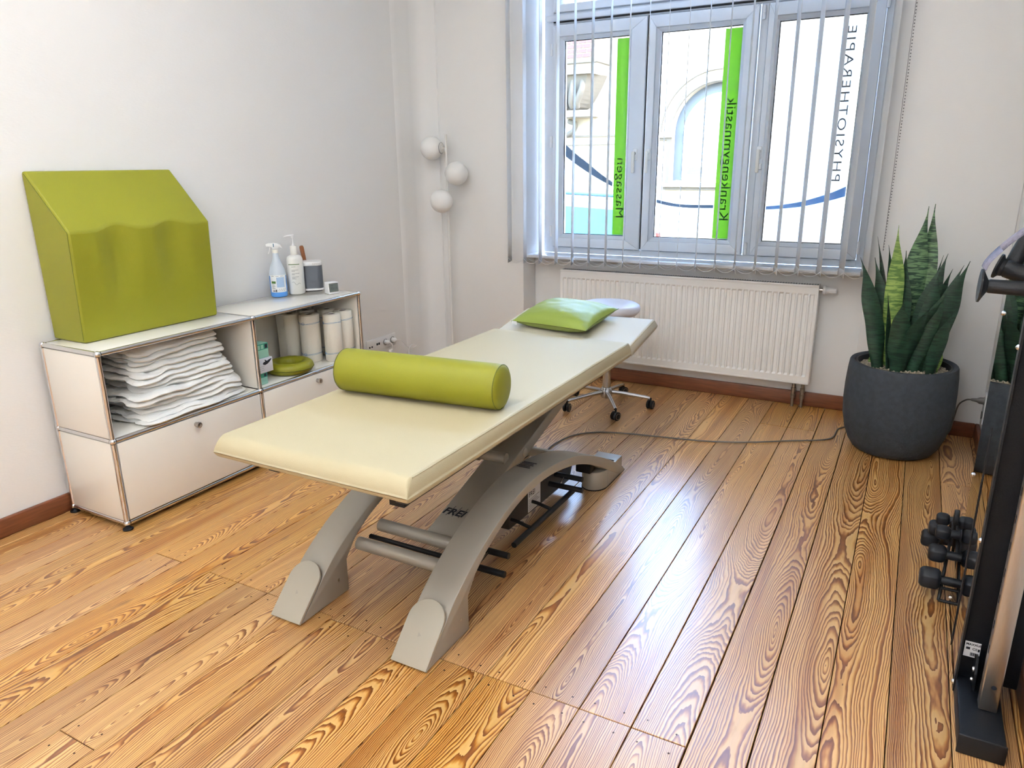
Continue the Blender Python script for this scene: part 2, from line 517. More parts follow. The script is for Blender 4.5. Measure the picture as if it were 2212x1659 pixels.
def obj(name, g, material, parent=None, smooth=None, bevel=0.0, seg=2, label=None, cat=None, group=None, kind=None, sub=0, loc=None, rot=None):
    me = bpy.data.meshes.new(name)
    me.from_pydata(g.v, [], g.f)
    bm = bmesh.new(); bm.from_mesh(me)
    bmesh.ops.recalc_face_normals(bm, faces=bm.faces)
    bm.to_mesh(me); bm.free()
    me.materials.append(material)
    if smooth is not None:
        me.shade_smooth()
        if smooth < 180:
            me.set_sharp_from_angle(angle=R(smooth))
    o = bpy.data.objects.new(name, me)
    C.objects.link(o)
    if parent is not None:
        o.parent = parent
        wl = ROOTS.get(parent)
        if wl is not None:
            o.matrix_parent_inverse = Matrix.Translation(-wl)
    if loc is not None: o.location = loc
    if rot is not None: o.rotation_euler = rot
    if bevel > 0:
        b = o.modifiers.new('edge', 'BEVEL'); b.width = bevel; b.segments = seg; b.limit_method = 'ANGLE'; b.angle_limit = R(40)
        b.harden_normals = False
        me.shade_smooth()
    if sub:
        q = o.modifiers.new('smooth', 'SUBSURF'); q.levels = sub; q.render_levels = sub
    if label: o['label'] = label
    if cat: o['category'] = cat
    if group: o['group'] = group
    if kind: o['kind'] = kind
    return o

def struct(name, g, m_, **k):
    return obj(name, g, m_, kind='structure', **k)

def dup(r, loc, rz, label=None):
    c = r.copy(); C.objects.link(c)
    c.location = loc; c.rotation_euler = (r.rotation_euler[0], r.rotation_euler[1], rz)
    if label: c['label'] = label
    for ch in list(r.children):
        d = ch.copy(); C.objects.link(d); d.parent = c
        for g2 in list(ch.children):
            e = g2.copy(); C.objects.link(e); e.parent = d
    return c

def text(name, body, size, M, material, parent, ext=0.0004, align='LEFT', spacing=1.0, shear=0.0, bold=0.0):
    cu = bpy.data.curves.new(name, 'FONT')
    cu.body = body; cu.size = size; cu.extrude = ext; cu.align_x = align
    cu.space_character = spacing; cu.shear = shear; cu.offset = bold
    cu.resolution_u = 4
    t = bpy.data.objects.new(name + '_tmp', cu)
    C.objects.link(t)
    bpy.context.view_layer.update()
    me = bpy.data.meshes.new_from_object(t.evaluated_get(bpy.context.evaluated_depsgraph_get()))
    bpy.data.objects.remove(t)
    bpy.data.curves.remove(cu)
    me.name = name
    me.transform(M)
    me.materials.clear(); me.materials.append(material)
    o = bpy.data.objects.new(name, me)
    C.objects.link(o)
    o.parent = parent
    wl = ROOTS.get(parent)
    if wl is not None: o.matrix_parent_inverse = Matrix.Translation(-wl)
    return o

def frame(origin, ex, ey):
    ex = Vector(ex).normalized(); ey = Vector(ey).normalized(); ez = ex.cross(ey)
    M = Matrix((ex, ey, ez)).transposed().to_4x4(); M.translation = Vector(origin)
    return M

def smoothstep(a, b, x):
    t = max(0.0, min(1.0, (x - a) / (b - a)))
    return t * t * (3 - 2 * t)

def catmull(pts, n=8):
    pts = [Vector(p) for p in pts]
    out = []
    for i in range(len(pts) - 1):
        p0 = pts[max(i - 1, 0)]; p1 = pts[i]; p2 = pts[i + 1]; p3 = pts[min(i + 2, len(pts) - 1)]
        for j in range(n):
            t = j / n
            out.append(0.5 * ((2 * p1) + (p2 - p0) * t + (2 * p0 - 5 * p1 + 4 * p2 - p3) * t * t + (3 * p1 - p0 - 3 * p2 + p3) * t ** 3))
    out.append(pts[-1])
    return out

# ------------------------------------------------------------------ room shell
XL, XR, YB, YF, ZC = -0.39, 3.06, -3.3, 2.715, 3.15
NX0, NX1, NY = 0.385, 2.44, 2.885       # niche under and around the window
WZ0, WZ1 = 0.80, 2.95

fl = struct('floor', G().box(XL - 0.2, XR + 0.2, YB - 0.2, 3.0, -0.20, -0.014), DARKGAP)
pitch = 0.14525
k0 = -6
rp = random.Random(3)
for i in range(-6, 19):
    xa = 0.414 + i * pitch; xb = xa + pitch
    xa2, xb2 = max(xa, XL), min(xb, XR)
    if xb2 - xa2 < 0.02: continue
    yend = NY if (xa2 > NX0 - 0.02 and xb2 < NX1 + 0.05) else YF
    xm = (xa + xb) / 2
    if 0.55 < xm < 2.31 or 0.27 < xm < 0.414:
        cuts = [-0.072 if xm < 1.1 else -0.086]
        if 0.85 < xm < 1.0: cuts = [-0.787, -0.072]
    else:
        cuts = [rp.uniform(-2.4, -1.3)]
    if 2.01 < xm < 2.31: cuts.append(2.44)
    if xm > 2.88: cuts.append(2.0)
    ys = [YB] + cuts + [yend]
    for ya, yb in zip(ys, ys[1:]):
        gp = rp.uniform(0.0007, 0.0015) if xm < 2.15 else rp.uniform(0.0013, 0.0022) if xm < 2.5 else rp.uniform(0.0009, 0.0016)
        wx = (xb2 - xa2) / 2 - gp
        L = (yb - ya) - 0.003
        b = 0.0012
        z = rp.uniform(-0.0010, 0.0)
        g = G()
        v = [(-wx, 0, -.02), (wx, 0, -.02), (wx, L, -.02), (-wx, L, -.02),
             (-wx, 0, -b), (wx, 0, -b), (wx, L, -b), (-wx, L, -b),
             (-wx + b, b, 0), (wx - b, b, 0), (wx - b, L - b, 0), (-wx + b, L - b, 0)]
        f = [(0, 3, 2, 1), (8, 9, 10, 11)] + [(a, (a + 1) % 4, 4 + (a + 1) % 4, 4 + a) for a in range(4)] + [(4 + a, 4 + (a + 1) % 4, 8 + (a + 1) % 4, 8 + a) for a in range(4)]
        g.add(v, f)
        pk = obj('plank', g, PINE, fl, loc=((xa2 + xb2) / 2, ya + 0.0015, z))
        # nail heads near the ends that show
        for yy in (0.035, L - 0.035):
            if -1.0 < ya + yy < 2.8:
                ng = G()
                for sx in (-0.6, 0.55):
                    ng.lathe([(0, 0.0003), (0.0026, 0.0003), (0.0030, 0.0001), (0.0, 0.0)], (sx * wx, yy + rp.uniform(-.01, .01), 0), 8)
                obj('nail_heads', ng, NAIL, pk, kind='stuff')

struct('wall_left', G().box(XL - 0.2, XL, YB, 3.2, -0.2, ZC), WALL)
struct('wall_right', G().box(XR, XR + 0.2, YB, 3.2, -0.2, ZC), WALL)
struct('wall_back', G().box(XL - 0.2, XR + 0.2, YB - 0.2, YB, -0.2, ZC), WALL)
struct('ceiling', G().box(XL - 0.2, XR + 0.2, YB - 0.2, 3.25, ZC, ZC + 0.25), CEIL)
g = G()
g.box(XL, NX0, YF, 3.22, -0.2, ZC)
g.box(NX1, XR, YF, 3.22, -0.2, ZC)
g.box(NX0, NX1, NY, 3.22, -0.2, WZ0)
g.box(NX0, NX1, YF, 3.22, WZ1, ZC)
struct('wall_window', g, WALL, bevel=0.004)
# boxed-in corner chase, slightly proud of both walls
prof = [(XL, 2.43), (XL + 0.006, 2.445), (XL + 0.010, 2.475), (XL + 0.012, 2.60), (XL + 0.02, 2.66), (XL + 0.045, YF - 0.03),
        (XL + 0.085, YF - 0.016), (-0.255, YF - 0.012), (-0.245, YF - 0.010), (-0.24, YF), (XL, YF)]
struct('trim_1', G().prism(prof, 0.0, ZC, 'Z'), WALL, smooth=50)

def base(name, pts, h, th):
    g = G()
    g.box(*pts)
    return struct(name, g, BASEWOOD, bevel=0.005)
base('baseboard_left', (XL, XL + 0.019, YB, 2.43, 0.0005, 0.078), 0, 0)
g = G(); g.box(NX0 + 0.002, NX1 - 0.002, NY - 0.018, NY, 0.0005, 0.085)
struct('baseboard_niche', g, BASEWOOD, bevel=0.004)
g = G(); g.box(NX1, XR - 0.02, YF - 0.018, YF, 0.0005, 0.078)
struct('baseboard_window', g, BASEWOOD, bevel=0.004)
g = G(); g.box(-0.235, NX0, YF - 0.018, YF, 0.0005, 0.078)
struct('baseboard_corner', g, BASEWOOD, bevel=0.004)
g = G(); g.box(XR - 0.019, XR, YB, YF - 0.0, 0.0005, 0.078)
struct('baseboard_right', g, BASEWOOD, bevel=0.005)

# ------------------------------------------------------------------ window
win = root('window_1', 'white three-sash window with green film stripes and white lettering seen reversed', None, (1.42, 2.93, 0.82), kind='structure')
def rect_frame(g, x0, x1, z0, z1, wd, y0, y1):
    """mitred ring of four pieces"""
    o_ = [(x0, z0), (x1, z0), (x1, z1), (x0, z1)]
    i_ = [(x0 + wd, z0 + wd), (x1 - wd, z0 + wd), (x1 - wd, z1 - wd), (x0 + wd, z1 - wd)]
    for a in range(4):
        b = (a + 1) % 4
        g.prism([o_[a], o_[b], i_[b], i_[a]], y0, y1, 'Y')
    return g
g = G()
g.box(0.43, 0.497, 2.93, 3.00, 0.822, WZ1)
g.box(2.365, 2.425, 2.93, 3.00, 0.822, WZ1)
g.box(0.497, 2.365, 2.93, 3.00, 0.822, 0.862)
g.box(1.745, 1.785, 2.93, 3.00, 0.862, 2.22)
g.box(0.497, 2.365, 2.93, 3.00, 2.22, 2.28)
g.box(1.745, 1.785, 2.93, 3.00, 2.28, WZ1)
g.box(0.497, 2.365, 2.93, 3.00, 2.88, WZ1)
obj('outer_frame', g, PVC, win, bevel=0.004)
obj('transom_moulding', G().box(0.452, 2.40, 2.898, 2.93, 2.236, 2.270), PVC, win, bevel=0.005)
obj('gasket', G().box(0.50, 2.36, 2.913, 2.929, 2.2285, 2.235), PVCGAP, win)
obj('gasket', G().box(1.1065, 1.1175, 2.925, 2.935, 0.87, 2.22), PVCGAP, win)
GX = [(0.5615, 0.991), (1.185, 1.6495), (1.844, 2.277)]
SX = [(0.500, 1.106), (1.118, 1.738), (1.790, 2.362)]
GZ0, GZ1 = 0.9456, 2.1264
SZ0, SZ1 = 0.866, 2.214
def ring(g, xo0, xo1, zo0, zo1, xi0, xi1, zi0, zi1, y0, y1, yi0=None):
    yi = y0 if yi0 is None else yi0
    o_ = [(xo0, zo0), (xo1, zo0), (xo1, zo1), (xo0, zo1)]
    i_ = [(xi0, zi0), (xi1, zi0), (xi1, zi1), (xi0, zi1)]
    for a in range(4):
        b = (a + 1) % 4
        # tiny mitre gap
        q = [o_[a], o_[b], i_[b], i_[a]]
        v = [(q[0][0], y0, q[0][1]), (q[1][0], y0, q[1][1]), (q[2][0], yi, q[2][1]), (q[3][0], yi, q[3][1])]
        v += [(x, y1, z) for x, _, z in v]
        g.add(v, [(0, 3, 2, 1), (4, 5, 6, 7), (0, 1, 5, 4), (1, 2, 6, 5), (2, 3, 7, 6), (3, 0, 4, 7)])
    return g
for k in range(3):
    (sx0, sx1), (gx0, gx1) = SX[k], GX[k]
    s = obj('sash', ring(G(), sx0, sx1, SZ0, SZ1, gx0 - 0.022, gx1 + 0.022, GZ0 - 0.022, GZ1 + 0.022, 2.906, 2.99), PVC, win, bevel=0.003)
    obj('glazing_bead', ring(G(), gx0 - 0.021, gx1 + 0.021, GZ0 - 0.021, GZ1 + 0.021, gx0, gx1, GZ0, GZ1, 2.918, 2.985, 2.94), PVC, s)
    obj('glazing_gasket', ring(G(), gx0 - 0.002, gx1 + 0.002, GZ0 - 0.002, GZ1 + 0.002, gx0 + 0.004, gx1 - 0.004, GZ0 + 0.004, GZ1 - 0.004, 2.957, 2.961), PVCGAP, s)
    if k < 2:
        obj('pane', G().box(gx0, gx1, 2.964, 2.968, GZ0, GZ1), GLASS, s)
    else:
        obj('pane', G().box(gx0, gx1, 2.964, 2.968, GZ0, GZ1), GLASS, s)
        obj('frosted_film', G().box(gx0 + 0.005, gx1 - 0.008, 2.9695, 2.9700, GZ0 + 0.005, GZ1 - 0.005), FROST, s, label='white frosted film covering the pane')
    # handle
    if k < 2:
        hx = 1.062 if k == 0 else 1.146
    else:
        hx = 1.80
    h = obj('handle_plate', G().box(hx - 0.014, hx + 0.014, 2.897, 2.906, 1.41, 1.478), WHITEP, s, bevel=0.004)
    hg = G().lathe([(0, 0), (0.010, 0), (0.010, 0.032), (0, 0.032)], (hx, 2.897, 1.452), 14, '-Y')
    hg.box(hx - 0.011, hx + 0.009, 2.862, 2.878, 1.335, 1.462)
    obj('handle_lever', hg, IVORY, s, bevel=0.005)
# fanlights above the transom
for x0, x1 in ((0.500, 1.738), (1.790, 2.362)):
    s = obj('fanlight_sash', ring(G(), x0, x1, 2.284, 2.876, x0 + 0.05, x1 - 0.05, 2.328, 2.83, 2.906, 2.99), PVC, win, bevel=0.003)
    obj('pane', G().box(x0 + 0.045, x1 - 0.045, 2.964, 2.968, 2.32, 2.84), GLASS, s)
# hinges
hh = [(0.492, 2.075), (0.492, 1.53), (0.492, 0.965), (1.764, 2.17), (1.764, 0.905), (2.371, 2.17), (2.371, 0.935)]
for hx, hz in hh:
    g = G().lathe([(0, -0.035), (0.0085, -0.035), (0.0085, -0.004), (0.0075, -0.003), (0.0075, 0.003), (0.0085, 0.004), (0.0085, 0.035), (0, 0.035)], (hx, 2.905, hz), 12)
    g.box(hx - 0.006, hx + 0.006, 2.905, 2.932, hz - 0.03, hz + 0.03)
    obj('hinge', g, WHITEP, win, smooth=40)
# child lock on the third handle
obj('handle_lock', G().box(1.788, 1.822, 2.868, 2.906, 1.352, 1.385), WHITEP, win, bevel=0.004)
# window board
obj('window_board', G().box(NX0 + 0.003, NX1 - 0.003, 2.742, 2.93, 0.802, 0.822), SILL, win, bevel=0.004)
obj('reveal_lining', G().box(NX0, NX0 + 0.012, YF + 0.01, 2.93, 0.823, WZ1), PLASTER, win)
obj('reveal_lining', G().box(NX1 - 0.012, NX1, YF + 0.01, 2.93, 0.823, WZ1), PLASTER, win)
# films on the glass (outer side)
YFILM = 2.9712
obj('green_film_stripe', G().box(0.902, 0.989, YFILM, YFILM + 0.0005, GZ0 + 0.004, GZ1 - 0.01), GFILM, win)
obj('green_film_stripe', G().box(1.549, 1.647, YFILM, YFILM + 0.0005, GZ0 + 0.004, GZ1 - 0.01), GFILM, win)
def vtext(body, x, z, size, material, spacing=1.0, nm='lettering', y=2.9685):
    M = frame((x, y, z), (0, 0, 1), (1, 0, 0))
    return text(nm, body, size, M, material, win, ext=0.0002, spacing=spacing)
t1 = vtext('Massagen', 0.925, 1.060, 0.073, GTEXT, 1.05)
t2 = vtext('Krankengymnastik', 1.585, 1.060, 0.077, GTEXT, 1.03)
t3 = vtext('PHYSIOTHERAPIE', 2.188, 1.285, 0.062, STEXT, 1.22)
def fit_text(o, z0, z1):
    zs = [v.co.z for v in o.data.vertices]
    a, b = min(zs), max(zs)
    for v in o.data.vertices:
        v.co.z = z0 + (v.co.z - a) / (b - a) * (z1 - z0)
fit_text(t1, 1.060, 1.424); fit_text(t2, 1.060, 1.752); fit_text(t3, 1.288, 2.075)
def swoosh(topb, m_, y):
    t = catmull([(x, a, b) for x, a, b in topb], 8)
    g = G()
    n = len(t)
    v = []
    for q in t:
        v += [(q.x, y, q.y), (q.x, y, q.z), (q.x, y + 0.0004, q.y), (q.x, y + 0.0004, q.z)]
    f = []
    for i in range(n - 1):
        a = i * 4; b = a + 4
        f += [(a, a + 1, b + 1, b), (a + 2, b + 2, b + 3, a + 3), (a, b, b + 2, a + 2), (a + 1, a + 3, b + 3, b + 1)]
    g.add(v, f)
    obj('swoosh_film', g, m_, win)
swoosh([(0.566, 1.514, 1.440), (0.65, 1.447, 1.384), (0.727, 1.395, 1.338), (0.81, 1.333, 1.293), (0.895, 1.280, 1.252)], SWOOSH, 2.9700)
swoosh([(1.19, 1.176, 1.156), (1.26, 1.161, 1.141), (1.332, 1.150, 1.132), (1.43, 1.147, 1.128), (1.545, 1.148, 1.129)], SWOOSH, 2.9700)
swoosh([(1.850, 1.145, 1.127), (1.95, 1.158, 1.135), (2.054, 1.179, 1.149), (2.185, 1.222, 1.181), (2.268, 1.260, 1.207)], SWOOSHB, 2.9683)

# ------------------------------------------------------------------ vertical blind
bl = root('vertical_blind', 'white vertical louvre blind hanging open in front of the window', 'blind', (1.40, 2.64, 3.02))
obj('headrail', G().box(0.25, 2.52, 2.60, 2.68, 3.04, 3.085), WHITEP, bl, bevel=0.003)
A = R(16.8)
SLX = [0.325 + 0.1108 * i for i in range(20)]
LOWZ = [0.784 + (x - 0.325) * 0.012 for x in SLX]
rb = random.Random(11)
slats = []
for i, x in enumerate(SLX):
    a = A + R(rb.uniform(-1.2, 1.2))
    z0 = LOWZ[i]
    hw = 0.0635
    ph = rb.uniform(0, 6)
    g = G()
    n, mz = 7, 14
    def fn(u, v, a=a, x=x, z0=z0, ph=ph):
        t = (u * 2 - 1)
        bow = 0.0025 * (1 - t * t)
        z = z0 + (3.035 - z0) * v
        tw = 0.012 * math.sin(v * 5 + ph) * (1 - v)
        aa = a + tw
        dx, dy = -math.sin(aa), math.cos(aa)
        return (x + dx * t * hw + dy * bow, 2.64 + dy * t * hw - dx * bow, z)
    g.grid(fn, n, mz)
    s = obj('slat', g, SLAT, bl, smooth=180)
    s.modifiers.new('thick', 'SOLIDIFY').thickness = 0.0007
    # weight pocket at the foot
    gw = G().grid(lambda u, v: fn(u, v * 0.018), 7, 3)
    sw = obj('weight', gw, SLAT, s, smooth=180)
    sw.modifiers.new('thick', 'SOLIDIFY').thickness = 0.003
    slats.append(a)
for i in range(19):
    for sgn in (-1, 1):
        a0, a1 = slats[i], slats[i + 1]
        p0 = Vector((SLX[i] - math.sin(a0) * 0.056 * sgn, 2.64 + math.cos(a0) * 0.056 * sgn, LOWZ[i] + 0.03))
        p1 = Vector((SLX[i + 1] - math.sin(a1) * 0.056 * sgn, 2.64 + math.cos(a1) * 0.056 * sgn, LOWZ[i + 1] + 0.03))
        pts = []
        for j in range(9):
            t = j / 8
            q = p0.lerp(p1, t); q.z -= 0.030 * (1 - (2 * t - 1) ** 2)
            pts.append(q)
        obj('link_chain', G().tube(pts, 0.0011, 5), CORDW, bl, smooth=180)
# bead pull chain
g = G()
for i in range(150):
    z = 3.03 - i * 0.0145
    if z < 0.95: break
    g.sphere((2.505 - 0.004 * math.sin(z * 3), 2.655, z), 0.0030, 6, 4)
g.tube([(2.505, 2.655, 3.03), (2.5, 2.655, 2.0), (2.503, 2.655, 0.95)], 0.0011, 5)
obj('bead_chain', g, CORDD, bl, smooth=180, kind='stuff')

# ------------------------------------------------------------------ radiator
rad = root('radiator', 'white ribbed panel radiator under the window', 'radiator', (1.41, 2.83, 0.15))
RX0, RX1, RZ0, RZ1, RY = 0.615, 2.205, 0.150, 0.732, 2.795
g = G()
nr = 47
pw = (RX1 - RX0 - 0.03) / nr
v, f = [], []
xs = []
for i in range(nr):
    c = RX0 + 0.015 + pw * (i + 0.5)
    xs.append((c - pw * 0.40, c - pw * 0.24, c + pw * 0.24, c + pw * 0.40))
zl = [RZ0 + 0.006, RZ0 + 0.045, RZ0 + 0.056, RZ1 - 0.062, RZ1 - 0.051, RZ1 - 0.012]
cols = [RX0 + 0.004]
for q in xs: cols += list(q)
cols.append(RX1 - 0.004)
deep = 0.0085
def rad_y(ci, zi):
    if ci == 0 or ci == len(cols) - 1: return RY
    k = (ci - 1) % 4
    if zi in (2, 3) and k in (1, 2): return RY + deep
    return RY
nc = len(cols)
for zi, z in enumerate(zl):
    for ci, x in enumerate(cols):
        v.append((x, rad_y(ci, zi), z))
for zi in range(len(zl) - 1):
    for ci in range(nc - 1):
        a = zi * nc + ci
        f.append((a, a + 1, a + 1 + nc, a + nc))
g.add(v, f)
obj('front_panel', g, RADW, rad)
g = G()
g.box(RX0, RX0 + 0.006, RY - 0.001, RY + 0.066, RZ0 + 0.002, RZ1)
g.box(RX1 - 0.006, RX1, RY - 0.001, RY + 0.066, RZ0 + 0.002, RZ1)
obj('side_cover', g, RADW, rad, bevel=0.002)
obj('core', G().box(RX0 + 0.007, RX1 - 0.007, RY + 0.012, RY + 0.062, RZ0 + 0.008, RZ1 - 0.02), RADW, rad)
g = G()
g.box(RX0 + 0.004, RX1 - 0.004, RY - 0.002, RY + 0.004, RZ1 - 0.014, RZ1)
g.box(RX0 + 0.004, RX1 - 0.004, RY + 0.060, RY + 0.066, RZ1 - 0.014, RZ1)
g.box(RX0 + 0.004, RX1 - 0.004, RY - 0.002, RY + 0.004, RZ0, RZ0 + 0.012)
obj('edge_rail', g, RADW, rad, bevel=0.002)
g = G()
nb = 110
for i in range(nb):
    x = RX0 + 0.012 + (RX1 - RX0 - 0.024) * i / (nb - 1)
    g.box(x - 0.004, x + 0.004, RY + 0.006, RY + 0.058, RZ1 - 0.010, RZ1 - 0.002)
obj('top_grille', g, RADG, rad, kind='stuff')
g = G().lathe([(0, 0), (0.011, 0), (0.011, 0.018), (0, 0.018)], (RX1, RY + 0.03, 0.703), 14, 'X')
obj('valve_stem', g, NICKEL, rad, smooth=40)
g = G().lathe([(0, 0), (0.022, 0.0), (0.025, 0.003), (0.025, 0.014), (0.021, 0.018), (0.017, 0.03), (0.0155, 0.07), (0.013, 0.072), (0, 0.072)], (RX1 + 0.018, RY + 0.03, 0.703), 20, 'X')
for k in range(10):
    a = 2 * PI * k / 10
    g.box(RX1 + 0.05, RX1 + 0.088, RY + 0.03 + 0.016 * math.cos(a) - 0.0015, RY + 0.03 + 0.016 * math.cos(a) + 0.0015, 0.703 + 0.016 * math.sin(a) - 0.0015, 0.703 + 0.016 * math.sin(a) + 0.0015)
obj('thermostat_head', g, WHITEP, rad, smooth=40)
for px in (2.122, 2.172):
    g = G().lathe([(0, 0.0005), (0.009, 0.0005), (0.009, 0.05), (0.013, 0.052), (0.014, 0.075), (0.011, 0.078), (0.011, 0.09), (0.014, 0.092), (0.014, 0.115), (0.010, 0.118), (0.010, 0.150), (0, 0.150)], (px, 2.832, 0), 14)
    obj('supply_pipe', g, BRASSP, rad, smooth=35)

# ------------------------------------------------------------------ added fill lamps (out of view, soft light for the room)
cl = root('fill_uplight', 'added round white fill uplight hanging out of view from the ceiling', 'lamp', (1.25, -0.75, ZC))
PZ = 2.50
g = G().lathe([(0, -0.03), (0.10, -0.025), (0.26, 0.0), (0.30, 0.035), (0.295, 0.035), (0.25, 0.008), (0, 0.0)], (1.25, -0.75, PZ), 40)
obj('bowl', g, WHITEP, cl, smooth=40)
OPL = mat('fill_diffuser', (250, 244, 232), rough=0.5, emit=(1.0, 0.9, 0.76), estr=3.0)
obj('diffuser', G().lathe([(0, 0.004), (0.24, 0.009), (0.24, 0.014), (0, 0.014)], (1.25, -0.75, PZ), 40), OPL, cl, smooth=40)
obj('canopy', G().lathe([(0, 0), (0.06, 0), (0.055, -0.03), (0, -0.03)], (1.25, -0.75, ZC), 24), WHITEP, cl, smooth=40)
for a_ in range(3):
    obj('wire', G().tube([(1.25 + 0.297 * math.cos(a_ * 2.094), -0.75 + 0.297 * math.sin(a_ * 2.094), PZ + 0.034), (1.25, -0.75, ZC - 0.03)], 0.0015, 6), CHROME, cl)
al = bpy.data.lights.new('fill_up_light', 'AREA')
al.shape = 'DISK'; al.size = 0.48; al.energy = FILL_UP_W; al.color = FILL_COL
alo = bpy.data.objects.new('fill_up_light', al)
C.objects.link(alo)
alo.parent = cl
alo.location = (0, 0, PZ - ZC + 0.03)
alo.rotation_euler = (PI, 0, 0)

gp_ = root('fill_globe', 'added opal globe fill lamp hanging unseen at the rear of the room', 'lamp', (2.2, -2.65, ZC))  # second added fill lamp, brightens walls and fronts from behind the camera
obj('globe', G().sphere((2.2, -2.65, 2.02), 0.16, 28, 16), OPL, gp_, smooth=180)
obj('cable', G().tube([(2.2, -2.65, 2.19), (2.2, -2.65, ZC)], 0.004, 8), WHITEP, gp_)
gl_ = bpy.data.lights.new('fill_globe_light', 'POINT')
gl_.energy = FILL_GLOBE_W; gl_.color = FILL_COL; gl_.shadow_soft_size = 0.18
glo = bpy.data.objects.new('fill_globe_light', gl_)
C.objects.link(glo); glo.parent = gp_; glo.location = (0, 0, 2.02 - ZC)

# ------------------------------------------------------------------ sideboard (chrome tube frame, white panels)
ZB = 0.027
BX, BY, BZ = (-0.35, 0.0), (0.0, 0.75, 1.5), (ZB, ZB + 0.35, ZB + 0.70)
sb = root('sideboard', 'low white sideboard with chrome tube frame along the wall', 'sideboard', (-0.175, 0.75, 0.0))
tr_, br_ = 0.0095, 0.0130
for x in BX:
    for y in BY:
        for z in BZ:
            obj('ball_connector', G().sphere((x, y, z), br_, 16, 10), CHROME, sb, smooth=180)
e_ = 0.011
for x in BX:
    for y in BY:
        for z0, z1 in zip(BZ, BZ[1:]):
            obj('tube', G().tube([(x, y, z0 + e_), (x, y, z1 - e_)], tr_, 16), CHROME, sb, smooth=40)
    for z in BZ:
        for y0, y1 in zip(BY, BY[1:]):
            obj('tube', G().tube([(x, y0 + e_, z), (x, y1 - e_, z)], tr_, 16), CHROME, sb, smooth=40)
for y in BY:
    for z in BZ:
        obj('tube', G().tube([(BX[0] + e_, y, z), (BX[1] - e_, y, z)], tr_, 16), CHROME, sb, smooth=40)
q = 0.0102
for y0, y1 in zip(BY, BY[1:]):
    obj('top_panel', G().box(BX[0] + q, BX[1] - q, y0 + q, y1 - q, BZ[2] - 0.007, BZ[2] + 0.0085), CABW, sb, bevel=0.0015)
    obj('shelf_panel', G().box(BX[0] + q, BX[1] - q, y0 + q, y1 - q, BZ[1] - 0.007, BZ[1] + 0.0085), CABW, sb, bevel=0.0015)
    obj('bottom_panel', G().box(BX[0] + q, BX[1] - q, y0 + q, y1 - q, BZ[0] - 0.007, BZ[0] + 0.0085), CABW, sb)
    for z0, z1 in zip(BZ, BZ[1:]):
        obj('back_panel', G().box(BX[0] - 0.006, BX[0] + 0.006, y0 + q, y1 - q, z0 + q, z1 - q), CABW, sb)
    d = obj('drop_door', G().box(BX[1] - 0.008, BX[1] + 0.0075, y0 + q + 0.002, y1 - q - 0.002, BZ[0] + q + 0.002, BZ[1] - q - 0.002), CABW, sb, bevel=0.0015)
    ky = y0 + 0.373
    kg = G().lathe([(0, 0), (0.0105, 0), (0.0095, 0.004), (0.0095, 0.010), (0.0125, 0.014), (0.0130, 0.022), (0.0115, 0.026), (0.007, 0.0265), (0.0065, 0.0235), (0, 0.0235)], (BX[1] + 0.0075, ky, 0.331), 22, 'X')
    obj('knob', kg, NICKEL, d, smooth=40)
    obj('keyhole', G().box(BX[1] + 0.031, BX[1] + 0.0315, ky - 0.0012, ky + 0.0012, 0.327, 0.335), INK, d)
    obj('door_latch', G().box(BX[1] - 0.002, BX[1] + 0.0135, ky - 0.008, ky + 0.014, BZ[1] - 0.002, BZ[1] + 0.0005), CHROME, d)
for y in BY:
    for z0, z1 in zip(BZ, BZ[1:]):
        obj('side_panel', G().box(BX[0] + q, BX[1] - q, y - 0.006, y + 0.006, z0 + q, z1 - q), CABW, sb, bevel=0.001)
for x in BX:
    for y in BY:
        obj('levelling_foot', G().lathe([(0, 0.0003), (0.020, 0.0003), (0.020, 0.005), (0.012, 0.009), (0.007, 0.012), (0.007, 0.018), (0, 0.018)], (x, y, 0), 18), BLACKP, sb, smooth=40)
T = BZ[2] + 0.0088            # resting height on the sideboard
SH = BZ[1] + 0.0088           # resting height on the shelf

# ------------------------------------------------------------------ wedge cushion on the sideboard
g = G()
W0, W1 = 0.062, 0.700
ny = 64
prof_n = 13
def groove(y):
    s = 0
    for c in (0.262, 0.510):
        t = (y - c) / 0.098
        if abs(t) < 1: s = max(s, (math.cos(t * PI) * 0.5 + 0.5) ** 0.8)
    return s
rings_ = []
for i in range(ny + 1):
    y = W0 + (W1 - W0) * i / ny
    d = 0.021 * groove(y)
    xf0, xf1, zr = -0.168, -0.148, 1.165
    loop = [(-0.372, T + 0.001)]
    for j in range(prof_n):
        t = j / (prof_n - 1)
        z = T + 0.001 + (zr - T) * t
        fade = smoothstep(0.05, 0.85, t)
        x = xf0 + (xf1 - xf0) * t - d * fade
        if j == prof_n - 1: z = zr + d * 0.99
        loop.append((x, z))
    rx, rz = loop[-1]
    for t in (0.12, 0.35, 0.6, 0.85):
        loop.append((rx + (-0.362 - rx) * t, rz + (1.388 - rz) * t))
    loop += [(-0.362, 1.388), (-0.381, 1.386)]
    # lean of the ends: the long side narrows a little towards the ridge
    yy = y
    rings_.append([(x, yy, z) for x, z in loop])
M_ = len(rings_[0])
v = [p for r_ in rings_ for p in r_]
f = []
for i in range(ny):
    for j in range(M_):
        a, b = i * M_ + j, i * M_ + (j + 1) % M_
        f.append((a, b, b + M_, a + M_))
f.append(tuple(range(M_))); f.append(tuple(ny * M_ + j for j in range(M_ - 1, -1, -1)))
g.add(v, f)
wd = obj('wedge_cushion', g, GREEN, smooth=28, bevel=0.0, label='big green leatherette wedge cushion leaning on the wall on the sideboard', cat='cushion')
b = wd.modifiers.new('edge', 'BEVEL'); b.width = 0.008; b.segments = 3; b.limit_method = 'ANGLE'; b.angle_limit = R(25)
